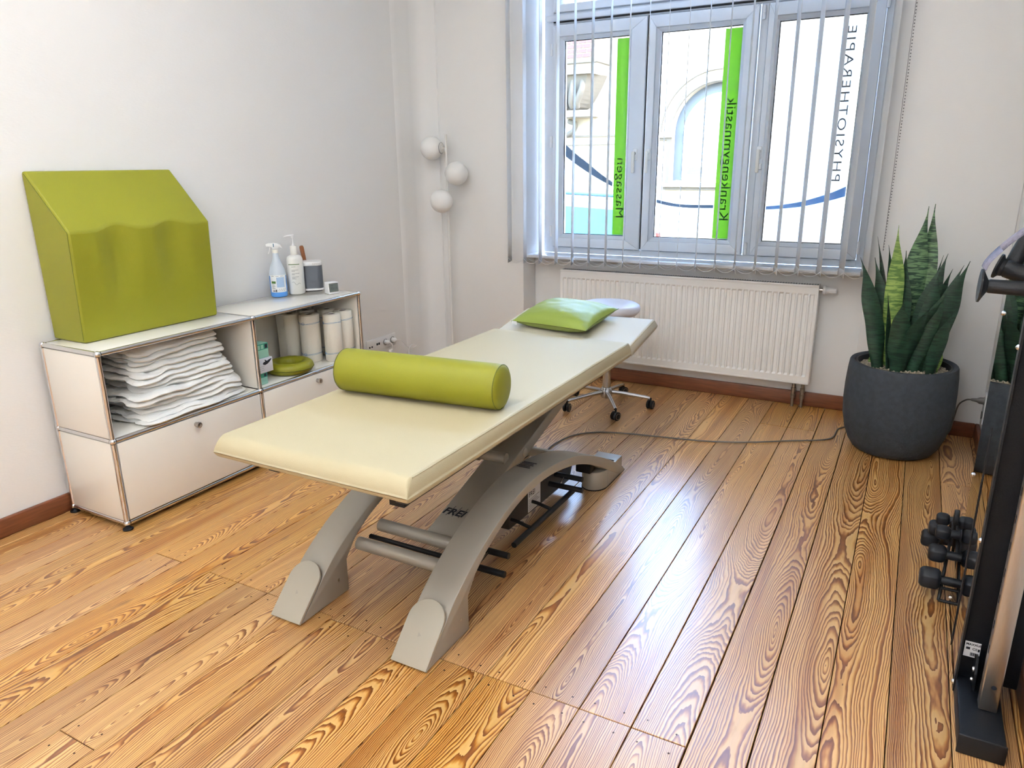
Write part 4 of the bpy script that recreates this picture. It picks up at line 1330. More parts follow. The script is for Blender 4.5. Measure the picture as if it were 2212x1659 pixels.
OUT = [(-.153, .0012), (-.10, .053), (-.045, .106), (.006, .150), (.09, .203), (.188, .250), (.28, .286), (.365, .310), (.44, .325), (.513, .332), (.61, .331),
       (.704, .322), (.81, .303), (.922, .275), (1.05, .230), (1.178, .175), (1.30, .115), (1.40, .058), (1.487, .0012)]
INN = [(1.42, .0012), (1.30, .062), (1.178, .128), (1.05, .188), (.923, .237), (.81, .267), (.704, .287), (.61, .297), (.513, .298), (.44, .292), (.365, .278),
       (.28, .252), (.186, .213), (.12, .172), (.082, .135), (.074, .118), (.074, .0012)]
for nm, x0, x1 in (('arch', 0.967, 1.084), ('arch', 1.449, 1.568)):
    pout = [(q_.x, q_.y) for q_ in catmull([(a, b_, 0) for a, b_ in OUT], 3)]
    pinn = [(q_.x, q_.y) for q_ in catmull([(a, b_, 0) for a, b_ in INN[:-3]], 3)] + INN[-2:]
    n1 = len(pout)
    g = G()
    g.prism(pout + pinn, x0, x1, 'X')
    ar = obj(nm, g, FRAMEG, tt, bevel=0.0022)
    # rounded cover plate on the near foot, following the 45 degree slope
    w_ = (x1 - x0) / 2 + 0.003
    pl_ = [(-w_, 0.0), (w_, 0.0)] + [(w_ * math.cos(a), 0.135 + w_ * math.sin(a)) for a in [PI * j / 16 for j in range(17)]]
    Mf = frame(((x0 + x1) / 2, -0.160, 0.0012), (1, 0, 0), (0, 0.1, 0.099))
    cp = G().prism(pl_, 0.002, 0.012, 'Z').xf(Mf)
    cv = obj('foot_cover', cp, FRAMEL, tt, bevel=0.0015)
    tri = G().prism([(0.006, 0.088), (-0.004, 0.083), (-0.006, 0.098)], 0.0121, 0.0124, 'Z').xf(Mf)
    obj('moulded_mark', tri, FRAMEG, cv)
    sc_ = G().lathe([(0, 0), (0.004, 0), (0.004, 0.001), (0, 0.001)], (x1, 0.028, 0.062), 10, 'X')
    obj('screw', sc_, NICKEL, ar)
    st = [(x0 + 0.001, 1.44), (x0 + 0.001, 1.26)] + [((x0 + x1) / 2 + ((x1 - x0) / 2 - 0.001) * math.cos(a), 1.26 + 0.075 * math.sin(a)) for a in [PI + PI * j / 14 for j in range(15)]] + [(x1 - 0.001, 1.26), (x1 - 0.001, 1.44)]
    obj('rear_foot', G().prism(st, 0.0012, 0.088, 'Z'), FRAMEG, tt, bevel=0.002)
    rb_ = [(q_[0], q_[1]) for q_ in st]
    obj('foot_pad', G().prism([((q_[0] - (x0 + x1) / 2) * 1.015 + (x0 + x1) / 2, q_[1] - 0.001) for q_ in st], 0.0004, 0.005, 'Z'), BLACKP, tt)
    obj('end_cap', G().prism([(1.34, .0935), (1.40, .060), (1.484, .004), (1.490, .006), (1.41, .062), (1.345, .099)], x0 + 0.01, x1 - 0.01, 'X'), INSERT, tt)
# cross tubes
def xt(name, y, z, r, x0, x1, m_, n=20):
    return obj(name, G().tube([(x0, y, z), (x1, y, z)], r, n), m_, tt, smooth=40)
xt('cross_tube', 0.142, 0.146, 0.0225, 1.084, 1.449, FRAMEG)
xt('cross_tube', 0.262, 0.160, 0.0225, 1.084, 1.449, FRAMEG)
xt('cross_tube', 1.115, 0.172, 0.016, 1.084, 1.449, FRAMEG)
obj('cross_bar', G().box(1.084, 1.449, 0.985, 1.015, 0.205, 0.238), FRAMEG, tt, bevel=0.003)
xt('switch_rod', 0.200, 0.145, 0.0085, 1.086, 1.449, BLACKP, 12)
# lifting arm
SL = math.atan(0.303)
ey = Vector((0, math.cos(SL), math.sin(SL)))
Ma = frame((1.33, 0.268, 0.147), (1, 0, 0), ey)
arm = obj('lifting_arm', G().box(-0.060, 0.060, 0.0, 1.28, -0.030, 0.020).xf(Ma), FRAMEG, tt, bevel=0.004)
text('brand_lettering', 'FREI', 0.043, Ma @ Matrix.Translation((-0.0575, 0.120, 0.0205)), INK, arm, shear=0.25, bold=0.0012, spacing=1.12)
for k in range(3):
    obj('lettering_stroke', G().box(-0.0008, 0.0008, -0.008, 0.046, 0.0202, 0.0208).xf(Ma @ Matrix.Translation((-0.0345 + k * 0.0255, 0.120, 0)) @ Matrix.Rotation(R(-14), 4, 'Z')), INK, arm)
obj('pivot_cap', G().lathe([(0, 0.0), (0.018, 0.0), (0.018, 0.003), (0.014, 0.006), (0, 0.007)], n=20, axis='X').xf(Matrix.Translation(Ma @ Vector((0.060, 0.55, -0.004)))), FRAMEL, arm, smooth=40)
xt('pivot_tube', 0.690, 0.310, 0.0215, 1.10, 1.365, FRAMEG)
obj('pivot_collar', G().tube([(1.232, 0.690, 0.310), (1.247, 0.690, 0.310)], 0.028, 20), FRAMEL, tt, smooth=40)
Mb = frame((1.165, 0.72, 0.315), (1, 0, 0), Vector((0, -1, 0.32)))
obj('lifting_arm', G().box(-0.05, 0.05, -0.05, 0.68, -0.03, 0.02).xf(Mb), FRAMEG, tt, bevel=0.004)
# under frame of the top
for x0 in (1.475, 0.985):
    obj('top_rail', G().box(x0 - 0.022, x0 + 0.022, -0.110, 1.36, 0.490, 0.5775), FRAMED, tt, bevel=0.003)
obj('top_rail_bracket', G().box(1.40, 1.452, -0.07, -0.045, 0.455, 0.5775), BLACKP, tt)
for y in (-0.10, 0.62, 1.30):
    obj('top_crossbar', G().box(1.007, 1.453, y, y + 0.035, 0.535, 0.5775), FRAMED, tt)
obj('head_hinge', G().box(1.10, 1.42, 1.34, 1.47, 0.545, 0.572), FRAMED, tt)
obj('arm_mount', G().box(1.22, 1.44, 1.18, 1.36, 0.455, 0.5345), FRAMED, tt)
# drive unit and switch frame below the arch
db = obj('drive_unit', G().prism([(0.60, 0.060), (1.16, 0.045), (1.20, 0.12), (1.02, 0.17), (0.66, 0.19), (0.58, 0.14)], 1.335, 1.425, 'X'), FRAMED, tt, bevel=0.006)
lb = obj('rating_label', G().box(1.4251, 1.4256, 0.755, 0.865, 0.064, 0.155), LABELW, db)
text('label_lettering', 'FREI', 0.030, frame((1.4257, 0.762, 0.128), (0, 1, 0), (0, 0, 1)), INK, db)
g = G()
for k in range(7):
    g.box(1.4257, 1.4259, 0.762, 0.855 - 0.012 * (k % 3), 0.070 + k * 0.0075, 0.0725 + k * 0.0075)
obj('label_print', g, INKG, db, kind='stuff')
obj('switch_bar', G().tube([(1.515, 0.470, 0.085), (1.518, 0.985, 0.085)], 0.0110, 14), BLACKP, tt, smooth=40)
for y in (0.615, 0.79):
    obj('bracket', G().tube(catmull([(1.515, y, 0.085), (1.49, y - 0.004, 0.092), (1.45, y, 0.098), (1.420, y, 0.10)], 5), 0.007, 10), BLACKP, tt, smooth=60)
for y, z, x0, x1 in ((0.372, 0.100, 1.36, 1.548), (0.285, 0.083, 1.36, 1.580), (1.005, 0.135, 1.40, 1.552), (0.950, 0.113, 1.40, 1.576)):
    obj('switch_peg', G().tube([(x0, y, z), (x1, y, z)], 0.0115, 14), BLACKP, tt, smooth=40)
for y0, z0, y1, z1 in ((0.372, 0.1, 0.285, 0.083), (1.005, 0.135, 0.950, 0.113)):
    obj('peg_link', G().tube([(1.47, y0, z0), (1.47, y1, z1)], 0.004, 8), CHROME, tt, smooth=40)
obj('switch_frame', G().tube([(1.40, 0.285, 0.083), (1.40, 0.62, 0.095)], 0.007, 10), BLACKP, tt, smooth=60)
obj('castor_housing', G().box(1.46, 1.53, 1.14, 1.20, 0.10, 0.165), BLACKP, tt, bevel=0.006)
# printed notice on the right arch
g = G()
for k in range(5):
    yy = 0.60 + k * 0.014
    zz_ = 0.3318 - (yy - 0.60) * 0.075 + 0.0006
    g.box(1.458, 1.512 - 0.006 * (k % 2), yy, yy + 0.006, zz_, zz_ + 0.0004)
obj('printed_notice', g, INK, tt, kind='stuff')

# bolster on the table
bo = root('bolster', 'green leatherette roll bolster lying across the treatment table', 'bolster', (1.252, 0.312, 0.6455 + 0.0735), R(5.2), world=False)
hl, br = 0.305, 0.074
prof = [(0, -hl), (0.052, -hl), (0.066, -hl + 0.004), (0.0725, -hl + 0.012), (br, -hl + 0.03), (br, hl - 0.03), (0.0725, hl - 0.012), (0.066, hl - 0.004), (0.052, hl), (0, hl + 0.002)]
g = G().lathe(prof, n=48, axis='X')
g.v = [(x, y, max(z, -0.0722)) for x, y, z in g.v]
obj('padding', g, GREEN, bo, smooth=60)
for sx in (-1, 1):
    pts = [(sx * (hl - 0.009), 0.0722 * math.cos(2 * PI * j / 40), max(0.0722 * math.sin(2 * PI * j / 40), -0.0712)) for j in range(40)]
    obj('seam', G().tube(pts, 0.0010, 6, closed=True), GREEND, bo, smooth=180)

# pillow on the head part
pi_ = root('pillow', 'flat green leatherette pillow lying on the head end of the table', 'pillow', (1.205, 1.585, 0.664), R(-7), world=False)
pi_.rotation_euler = (TILT, 0, R(-7))
g = G()
PW, PH, PT = 0.205, 0.160, 0.088
def pil(u, v, top):
    a, b_ = u * 2 - 1, v * 2 - 1
    pin = 1 - 0.06 * (1 - abs(a) ** 2) * abs(b_) ** 3
    pin2 = 1 - 0.06 * (1 - abs(b_) ** 2) * abs(a) ** 3
    x, y = a * PW * pin2, b_ * PH * pin
    k = max(0.0, (1 - abs(a) ** 2.6)) ** 0.55 * max(0.0, (1 - abs(b_) ** 2.6)) ** 0.55
    wr = 0.004 * noise.noise(Vector((a * 3, b_ * 5, 1))) * k + 0.005 * math.sin((a - b_) * 22) * max(0, abs(a) + abs(b_) - 1.25) * k
    z = 0.034 + (PT * 0.66 * k + wr if top else -0.033 * min(1, k * 1.6))
    return (x, y, z)
g.grid(lambda u, v: pil(u, v, True), 44, 36)
g2 = G().grid(lambda u, v: pil(u, v, False), 44, 36)
g.add(g2.v, [tuple(reversed(q_)) for q_ in g2.f])
obj('padding', g, GREEN2, pi_, smooth=180)
obj('seam', G().tube([pil(j / 24, 0.0, False) for j in range(25)], 0.0018, 6), GREEND, pi_)
obj('seam', G().tube([pil(1.0, j / 24, False) for j in range(25)], 0.0018, 6), GREEND, pi_)
obj('tag', G().box(-PW + 0.004, -PW + 0.030, -PH - 0.002, -PH - 0.0005, 0.018, 0.036), LABELW, pi_)

# ------------------------------------------------------------------ rolling stool
SC = (1.137, 2.338)
sto = root('rolling_stool', 'round white rolling stool with chrome star base behind the table', 'stool', (SC[0], SC[1], 0))
obj('seat', G().lathe([(0, 0.555), (0.13, 0.555), (0.160, 0.562), (0.176, 0.580), (0.180, 0.598), (0.174, 0.614), (0.155, 0.624), (0.10, 0.632), (0, 0.635)], (SC[0], SC[1], 0), 48), STOOLS, sto, smooth=60)
obj('seat_plate', G().lathe([(0, 0.538), (0.07, 0.538), (0.10, 0.5545), (0, 0.5545)], (SC[0], SC[1], 0), 28), BLACKP, sto, smooth=40)
obj('column', G().lathe([(0, 0.12), (0.025, 0.12), (0.025, 0.33), (0.014, 0.335), (0.014, 0.538), (0, 0.538)], (SC[0], SC[1], 0), 24), ALU, sto, smooth=40)
obj('hub', G().lathe([(0, 0.055), (0.030, 0.055), (0.036, 0.07), (0.036, 0.105), (0.028, 0.1195), (0, 0.1195)], (SC[0], SC[1], 0), 24), ALU, sto, smooth=40)
for k in range(5):
    a = R(-57 + 72 * k)
    d = Vector((math.cos(a), math.sin(a), 0)); c0 = Vector((SC[0], SC[1], 0))
    pts = [c0 + d * 0.028 + Vector((0, 0, 0.090)), c0 + d * 0.12 + Vector((0, 0, 0.083)), c0 + d * 0.225 + Vector((0, 0, 0.070)), c0 + d * 0.256 + Vector((0, 0, 0.064))]
    leg = obj('leg', G().tube(catmull(pts, 4), [0.013 - 0.004 * j / 12 for j in range(13)], 12), ALU, sto, smooth=60)
    wp = c0 + d * 0.262
    ca_ = a + R((35, -20, 60, 10, -50)[k])
    wd_ = Vector((math.cos(ca_), math.sin(ca_), 0))
    cg = G()
    for s_ in (-1, 1):
        Mw = Vector((0, 0, 1)).rotation_difference(wd_).to_matrix().to_4x4(); Mw.translation = wp + wd_ * (0.0125 * s_) + Vector((0, 0, 0.0262))
        q_ = G().lathe([(0, -0.008), (0.020, -0.008), (0.0255, -0.005), (0.0255, 0.005), (0.020, 0.008), (0, 0.008)], n=22).xf(Mw)
        cg.add(q_.v, q_.f)
    obj('castor_wheel', cg, BLACKP, leg, smooth=40)
    cf = G().tube([wp + Vector((0, 0, 0.03)), wp + Vector((0, 0, 0.066))], 0.006, 10)
    obj('castor_stem', cf, BLACKP, leg, smooth=40)
    rg = G()
    for s_ in (-1, 1):
        Mw = Vector((0, 0, 1)).rotation_difference(wd_).to_matrix().to_4x4(); Mw.translation = wp + wd_ * (0.0210 * s_) + Vector((0, 0, 0.0262))
        q_ = G().lathe([(0.0165, -0.0004), (0.0180, -0.0004), (0.0180, 0.0004), (0.0165, 0.0004), (0.0165, -0.0004)], n=20).xf(Mw)
        rg.add(q_.v, q_.f)
    obj('castor_trim', rg, CHROME, leg)

# ------------------------------------------------------------------ snake plant
PX, PY = 2.668, 2.352
sn = root('snake_plant', 'tall snake plant in a round dark grey pot near the window', 'potted plant', (PX, PY, 0))
prof = [(0, 0.0005), (0.165, 0.0005), (0.183, 0.010), (0.207, 0.045), (0.228, 0.10), (0.242, 0.17), (0.248, 0.25), (0.247, 0.33), (0.243, 0.40), (0.238, 0.445), (0.234, 0.452),
        (0.218, 0.452), (0.213, 0.447), (0.2125, 0.440)]
obj('pot', G().lathe(prof, (PX, PY, 0), 64), POTM, sn, smooth=50)
obj('liner', G().lathe([(0.2115, 0.443), (0.2115, 0.4475), (0.203, 0.4475), (0.201, 0.425), (0.201, 0.41), (0, 0.41)], (PX, PY, 0), 56), POTIN, sn, smooth=40)
g = G()
rg_ = random.Random(21)
for k in range(1500):
    a = rg_.uniform(0, 2 * PI); r_ = 0.196 * math.sqrt(rg_.random())
    x, y = PX + r_ * math.cos(a), PY + r_ * math.sin(a)
    s_ = rg_.uniform(0.0035, 0.0065)
    z = 0.4165 + rg_.uniform(0, 0.008)
    v = [(x + s_ * rg_.uniform(.7, 1.2), y, z), (x - s_ * rg_.uniform(.7, 1.2), y, z), (x, y + s_, z), (x, y - s_, z), (x, y, z + s_ * .8), (x, y, z - s_ * .8)]
    g.add(v, [(0, 2, 4), (2, 1, 4), (1, 3, 4), (3, 0, 4), (2, 0, 5), (1, 2, 5), (3, 1, 5), (0, 3, 5)])
g.lathe([(0, 0.417), (0.2, 0.417), (0.2, 0.412), (0, 0.412)], (PX, PY, 0), 40)
obj('gravel', g, PEBBLE, sn, smooth=180, kind='stuff')
def leaf(bx, by, tx, ty, tz, w_, m_, face=0.0, bow=0.0, z0=0.412, twist=0.2):
    n = 18
    B, T_ = Vector((bx, by, z0)), Vector((tx, ty, tz))
    L = (T_ - B).length
    out = Vector((tx - bx, ty - by, 0))
    axis = (T_ - B).normalized()
    v = []
    for j in range(n + 1):
        t = j / n
        c = B.lerp(T_, t)
        # base stands upright, tip leans out
        c -= out * (0.5 * t * (1 - t)) * 1.1
        wid = w_ * (0.62 + 0.38 * smoothstep(0, 0.35, t)) * (1 - smoothstep(0.52, 1.0, t) ** 1.35) + 0.0006
        th = R(face) + twist * (t - 0.5)
        sd = Vector((math.cos(th), math.sin(th), 0))
        nr_ = Vector((-sd.y, sd.x, 0))
        thick = 0.0042 * (1 - 0.85 * t)
        cup = wid * (0.30 - 0.20 * t)
        wav = 0.05 * w_ * math.sin(t * 14 + bx * 50)
        for kx, kn in ((-1, 1), (-0.5, 0.30), (0, 0), (0.5, 0.30), (1, 1)):
            q_ = c + sd * (kx * wid + wav * abs(kx)) + nr_ * (kn * cup)
            v.append(q_)
        for kx, kn in ((1, 1), (0.5, 0.30), (0, 0), (-0.5, 0.30), (-1, 1)):
            e2 = thick if abs(kx) < 0.9 else 0.0005
            q_ = c + sd * (kx * wid + wav * abs(kx)) + nr_ * (kn * cup - e2)
            v.append(q_)
    f = []
    for j in range(n):
        for k in range(10):
            a, b_ = j * 10 + k, j * 10 + (k + 1) % 10
            f.append((a, b_, b_ + 10, a + 10))
    f.append(tuple(range(9, -1, -1))); f.append(tuple(n * 10 + k for k in range(10)))
    me = G().add(v, f)
    return obj('leaf', me, m_, sn, smooth=60)
# bx, by, tip x, y, z, half width, material, facing
LV = [
    (2.600, 2.36, 2.566, 2.340, 1.105, 0.040, LEAFL, 4),
    (2.655, 2.42, 2.676, 2.40, 1.190, 0.055, LEAFM, 14),
    (2.705, 2.44, 2.705, 2.43, 1.200, 0.050, LEAFM, -22),
    (2.560, 2.30, 2.424, 2.280, 0.955, 0.042, LEAFD, 20),
    (2.585, 2.38, 2.482, 2.390, 0.945, 0.038, LEAFD, -12),
    (2.590, 2.44, 2.478, 2.450, 1.040, 0.030, LEAFD, 60),
    (2.625, 2.46, 2.530, 2.460, 1.000, 0.036, LEAFD, 35),
    (2.690, 2.36, 2.785, 2.370, 0.980, 0.045, LEAFD, -8),
    (2.730, 2.40, 2.815, 2.420, 0.905, 0.038, LEAFD, 20),
    (2.745, 2.36, 2.855, 2.380, 0.930, 0.036, LEAFD, -15),
    (2.770, 2.33, 2.872, 2.330, 0.955, 0.046, LEAFD, 6),
    (2.640, 2.27, 2.630, 2.200, 0.780, 0.046, LEAFD, 2),
    (2.655, 2.28, 2.745, 2.190, 0.765, 0.040, LEAFD, 28),
    (2.660, 2.31, 2.790, 2.250, 0.790, 0.040, LEAFD, 20),
    (2.700, 2.30, 2.800, 2.260, 0.830, 0.046, LEAFD, -10),
    (2.785, 2.29, 2.835, 2.240, 0.735, 0.034, LEAFD, 24),
    (2.795, 2.31, 2.815, 2.290, 0.560, 0.026, LEAFL, 10),
    (2.700, 2.33, 2.715, 2.310, 0.640, 0.022, LEAFM, -15),
    (2.720, 2.47, 2.770, 2.480, 0.960, 0.030, LEAFD, 50),
    (2.610, 2.30, 2.560, 2.240, 0.800, 0.036, LEAFD, 75),
    (2.640, 2.38, 2.610, 2.380, 0.985, 0.040, LEAFD, -35),
    (2.520, 2.40, 2.518, 2.396, 0.455, 0.008, LEAFL, 0),
    (2.735, 2.33, 2.760, 2.330, 0.900, 0.044, LEAFD, 8),
]
for (bx, by, tx, ty, tz, w_, m_, fc) in LV:
    leaf(bx, by, tx, ty, tz, w_, m_, fc)

# ------------------------------------------------------------------ cable machine at the right wall, mirror, dumbbells
ma = root('cable_machine', 'black cable training column with slotted steel rail and pull grips', 'exercise machine', (2.94, 0.38, 0))
obj('base', G().box(2.892, 2.990, 0.212, 0.56, 0.0008, 0.052), BLACKM, ma, bevel=0.004)
obj('end_cap', G().box(2.890, 2.992, 0.207, 0.2119, 0.0008, 0.054), BLACKP, ma, bevel=0.002)
obj('column', G().box(2.8935, 3.030, 0.455, 0.535, 0.0525, 2.15), BLACKM, ma, bevel=0.003)
obj('column_edge', G().box(2.8885, 2.8934, 0.440, 0.468, 0.010, 2.15), BLACKP, ma)
rail = obj('slotted_rail', G().box(2.936, 2.977, 0.330, 0.368, 0.0525, 2.15), STEEL, ma, bevel=0.003)
for k in range(26):
    z = 0.22 + k * 0.072
    obj('slot', G().box(2.9352, 2.9358, 0.344, 0.352, z - 0.011, z + 0.011), INK, rail)
obj('rail_hole', G().lathe([(0, 0), (0.006, 0), (0.006, 0.0006), (0, 0.0006)], (2.960, 0.3298, 0.125), 16, '-Y'), INK, rail)
for z in (0.10, 2.05):
    obj('rail_mount', G().box(2.945, 2.970, 0.3685, 0.4545, z - 0.02, z + 0.05), BLACKM, ma)
obj('base_plate', G().prism([(0.40, 0.0525), (0.4545, 0.0525), (0.4545, 0.13), (0.43, 0.14), (0.405, 0.10)], 2.925, 2.931, 'X'), BLACKM, ma)
for z in (0.068, 0.10):
    obj('bolt', G().lathe([(0, 0), (0.007, 0), (0.006, 0.004), (0, 0.005)], (2.925, 0.43, z), 12, 'X').xf(Matrix.Translation((2 * 2.925, 0, 0)) @ Matrix.Scale(-1, 4, (1, 0, 0))), CHROME, ma, smooth=40)
for z in (0.03, 0.46, 0.97):
    obj('bolt', G().lathe([(0, 0), (0.007, 0), (0.006, 0.003), (0.003, 0.006), (0, 0.0065)], (2.8885, 0.454, z), 12, 'X').xf(Matrix.Translation((2 * 2.8885, 0, 0)) @ Matrix.Scale(-1, 4, (1, 0, 0))), CHROME, ma, smooth=60)
# rating plate
stk = obj('rating_plate', G().box(2.898, 2.9345, 0.4542, 0.4549, 0.118, 0.164), LABELW, ma)
text('plate_lettering', 'MAXXUS', 0.0088, frame((2.9005, 0.4540, 0.1535), (1, 0, 0), (0, 0, 1)), INK, stk, bold=0.0002)
text('plate_marks', 'CE', 0.010, frame((2.916, 0.4540, 0.140), (1, 0, 0), (0, 0, 1)), INK, stk)
g = G()
for k in range(14):
    g.box(2.913 + k * 0.0014, 2.9137 + k * 0.0014 + 0.0003 * (k % 3), 0.4538, 0.4541, 0.122, 0.132)
g.box(2.902, 2.911, 0.4538, 0.4541, 0.140, 0.147)
g.box(2.929, 2.9334, 0.4538, 0.4541, 0.138, 0.146)
obj('plate_print', g, INK, stk, kind='stuff')
# grips
def grip(name, p, axis, L, r, fr):
    p = Vector(p); axis = Vector(axis).normalized()
    Mg = Vector((0, 0, 1)).rotation_difference(axis).to_matrix().to_4x4(); Mg.translation = p
    gp = obj(name, G().lathe([(0, 0.016), (r * 0.9, 0.016), (r, 0.020), (r * 1.06, L * 0.5), (r, L), (0, L)], n=24).xf(Mg), BLACKP, ma, smooth=40)
    obj('flange', G().lathe([(0, 0), (fr, 0), (fr, 0.004), (fr * 0.72, 0.009), (r * 0.95, 0.0155), (0, 0.0155)], n=28).xf(Mg), BLACKP, gp, smooth=40)
    return gp
grip('pull_grip', (2.779, 0.335, 1.127), (1, 0.02, -0.02), 0.17, 0.0155, 0.037)
grip('pull_grip', (2.812, 0.400, 1.165), (1, -0.25, -0.28), 0.13, 0.020, 0.028)
obj('grip_arm', G().tube(catmull([(2.842, 0.41, 1.168), (2.862, 0.415, 1.225), (2.895, 0.43, 1.28), (2.93, 0.45, 1.30)], 6), 0.017, 14), BLACKP, ma, smooth=60)
obj('grip_arm', G().tube([(2.94, 0.337, 1.12), (2.97, 0.46, 1.12)], 0.012, 12), BLACKM, ma, smooth=60)
st_pts = catmull([(2.782, 0.334, 1.165), (2.790, 0.336, 1.185), (2.822, 0.345, 1.225), (2.865, 0.36, 1.265), (2.93, 0.385, 1.33)], 8)
g = G()
v = []
for q_ in st_pts:
    v += [q_ + Vector((-0.004, 0.010, 0.004)), q_ + Vector((0.004, -0.010, -0.004)), q_ + Vector((0.0055, -0.010, -0.0025)), q_ + Vector((-0.0025, 0.010, 0.0055))]
f = []
for j in range(len(st_pts) - 1):
    for k in range(4):
        f.append((j * 4 + k, j * 4 + (k + 1) % 4, j * 4 + 4 + (k + 1) % 4, j * 4 + 4 + k))
f += [(3, 2, 1, 0), tuple((len(st_pts) - 1) * 4 + k for k in range(4))]
obj('strap', g.add(v, f), STRAP, ma, smooth=180)

mi = root('mirror', 'narrow upright mirror beside the black training column reflecting the plant', 'mirror', (2.892, 0.68, 0))
obj('mirror_glass', G().box(2.8892, 2.8932, 0.4690, 0.893, 0.012, 1.55), MIRROR, mi)
obj('backing', G().box(2.8934, 2.8970, 0.5360, 0.892, 0.0008, 1.55), BLACKP, mi)
obj('dark_strap', G().prism([(0.648, 0.02), (0.652, 0.06), (0.655, 0.30), (0.656, 0.55), (0.663, 0.70), (0.650, 0.55), (0.643, 0.30), (0.644, 0.06)], 2.8868, 2.8888, 'X'), BLACKP, mi)
for z in (0.045, 0.475, 0.975):
    obj('mirror_clip', G().lathe([(0, 0), (0.007, 0), (0.006, 0.003), (0.003, 0.006), (0, 0.0065)], (2.8888, 0.884, z), 12, 'X').xf(Matrix.Translation((2 * 2.8888, 0, 0)) @ Matrix.Scale(-1, 4, (1, 0, 0))), CHROME, mi, smooth=60)

# dumbbell tree
dt = root('dumbbell_rack', 'small black dumbbell tree standing on the floor beside the mirror', 'rack', (2.886, 1.09, 0))
for sx in (-1, 1):
    a_, b_ = 2.886 + sx * 0.025, 2.886 + sx * 0.006
    obj('side_rail', G().tube([(a_, 0.918, 0.008), (b_, 1.085, 0.205), (b_, 1.12, 0.205), (a_, 1.285, 0.008)], 0.005, 10), BLACKP, dt, smooth=60)
for y, z, hx in ((0.918, 0.008, 0.025), (1.285, 0.008, 0.025), (0.945, 0.040, 0.022)):
    obj('crossbar', G().tube([(2.886 - hx, y, z), (2.886 + hx, y, z)], 0.005, 10), BLACKP, dt, smooth=60)
obj('top_handle', G().prism([(1.085, 0.205), (1.12, 0.205), (1.112, 0.245), (1.10, 0.262), (1.09, 0.245)], 2.878, 2.894, 'X'), BLACKP, dt, bevel=0.003)
def dumbbell(x, y, z, hr, hl_, span, label, rz=0.0):
    r = root('dumbbell', label, 'dumbbell', (x, y, z), rz, 'black vinyl dumbbells on the tree', world=False)
    for s_ in (-1, 1):
        c = s_ * span
        pr = [(0, -hl_ / 2), (hr * 0.72, -hl_ / 2), (hr * 0.94, -hl_ / 2 + 0.008), (hr, -hl_ / 2 + 0.016), (hr, hl_ / 2 - 0.016), (hr * 0.94, hl_ / 2 - 0.008), (hr * 0.72, hl_ / 2), (0, hl_ / 2)]
        g = G().lathe(pr, (c, 0, 0), 6, 'X')
        g.xf(Matrix.Translation((0, 0, 0)) @ Matrix.Rotation(R(30), 4, 'X'))
        obj('weight_head', g, RUBBER, r, bevel=0.004)
    obj('grip_bar', G().tube([(-span + hl_ / 2 - 0.002, 0, 0), (0, 0, 0), (span - hl_ / 2 + 0.002, 0, 0)], [0.0135, 0.0150, 0.0135], 16), RUBBER, r, smooth=60)
    return r
dumbbell(2.886, 0.945, 0.068, 0.040, 0.062, 0.058, 'largest black dumbbell, lowest on the near side of the tree')
dumbbell(2.886, 1.000, 0.135, 0.034, 0.052, 0.045, 'medium black dumbbell, middle of the near side of the tree')
dumbbell(2.886, 1.046, 0.192, 0.028, 0.044, 0.035, 'small black dumbbell, top of the near side of the tree')
dumbbell(2.886, 1.260, 0.062, 0.036, 0.056, 0.056, 'large black dumbbell, lowest on the window side of the tree')
dumbbell(2.886, 1.205, 0.132, 0.032, 0.048, 0.045, 'medium black dumbbell, middle of the window side of the tree')
dumbbell(2.886, 1.160, 0.190, 0.026, 0.040, 0.033, 'smallest black dumbbell, top of the window side of the tree')

# ------------------------------------------------------------------ outside: street, parked car, house across
struct('street', G().box(-14, 14, 5.0, 9.0, -0.7, -0.45), ASPHALT)
struct('pavement_near', G().box(-14, 14, 3.25, 5.0, -0.7, -0.33), PAVE)
struct('pavement_far', G().box(-14, 14, 9.0, 10.02, -0.7, -0.33), PAVE)
ho = root('house_across', 'sunlit cream house across the street with an arched window and stone corbel', 'house', (-1.0, 10.0, -0.33))
AX, AZ, AR = -0.15, 1.83, 0.70
def arc(r, n=28, a0=0.0, a1=PI, cx=AX, cz=AZ):
    return [(cx + r * math.cos(a0 + (a1 - a0) * j / n), cz + r * math.sin(a0 + (a1 - a0) * j / n)) for j in range(n + 1)]
# wall with an arched opening, as one ring of faces
g = G()
op = [(AX + AR, 1.08)] + arc(AR) + [(AX - AR, 1.08)]
left = [(-9.0, -0.4), (-9.0, 5.0), (AX, 5.0), (AX, AZ + AR)]
aL = [q_ for q_ in op if q_[0] <= AX + 1e-6]
aR = [q_ for q_ in op if q_[0] >= AX - 1e-6]
g.prism([(-9.0, -0.4), (AX, -0.4), (AX, 1.08), (AX - AR, 1.08)] + list(reversed([q_ for q_ in aL if q_[1] > 1.081])) + [(AX, 5.0), (-9.0, 5.0)], 10.0, 10.35, 'Y')
g.prism([(9.0, -0.4), (9.0, 5.0)] + [(AX, 5.0)] + list(reversed([q_ for q_ in aR if q_[1] > 1.081])) + [(AX + AR, 1.08), (AX, 1.08), (AX, -0.4)], 10.0, 10.35, 'Y')
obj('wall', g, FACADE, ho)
def arch_band(r0, r1, y0, y1, name, m_, leg=None):
    o_ = arc(r1); i_ = arc(r0)
    g = G()
    for j in range(len(o_) - 1):
        g.prism([o_[j], o_[j + 1], i_[j + 1], i_[j]], y0, y1, 'Y')
    if leg is not None:
        for s_ in (-1, 1):
            xa, xb = AX + s_ * r0, AX + s_ * r1
            g.box(min(xa, xb), max(xa, xb), y0, y1, leg, AZ)
    return obj(name, g, m_, ho)
arch_band(0.700, 0.760, 9.955, 10.01, 'arch_moulding', FACADE2, 1.08)
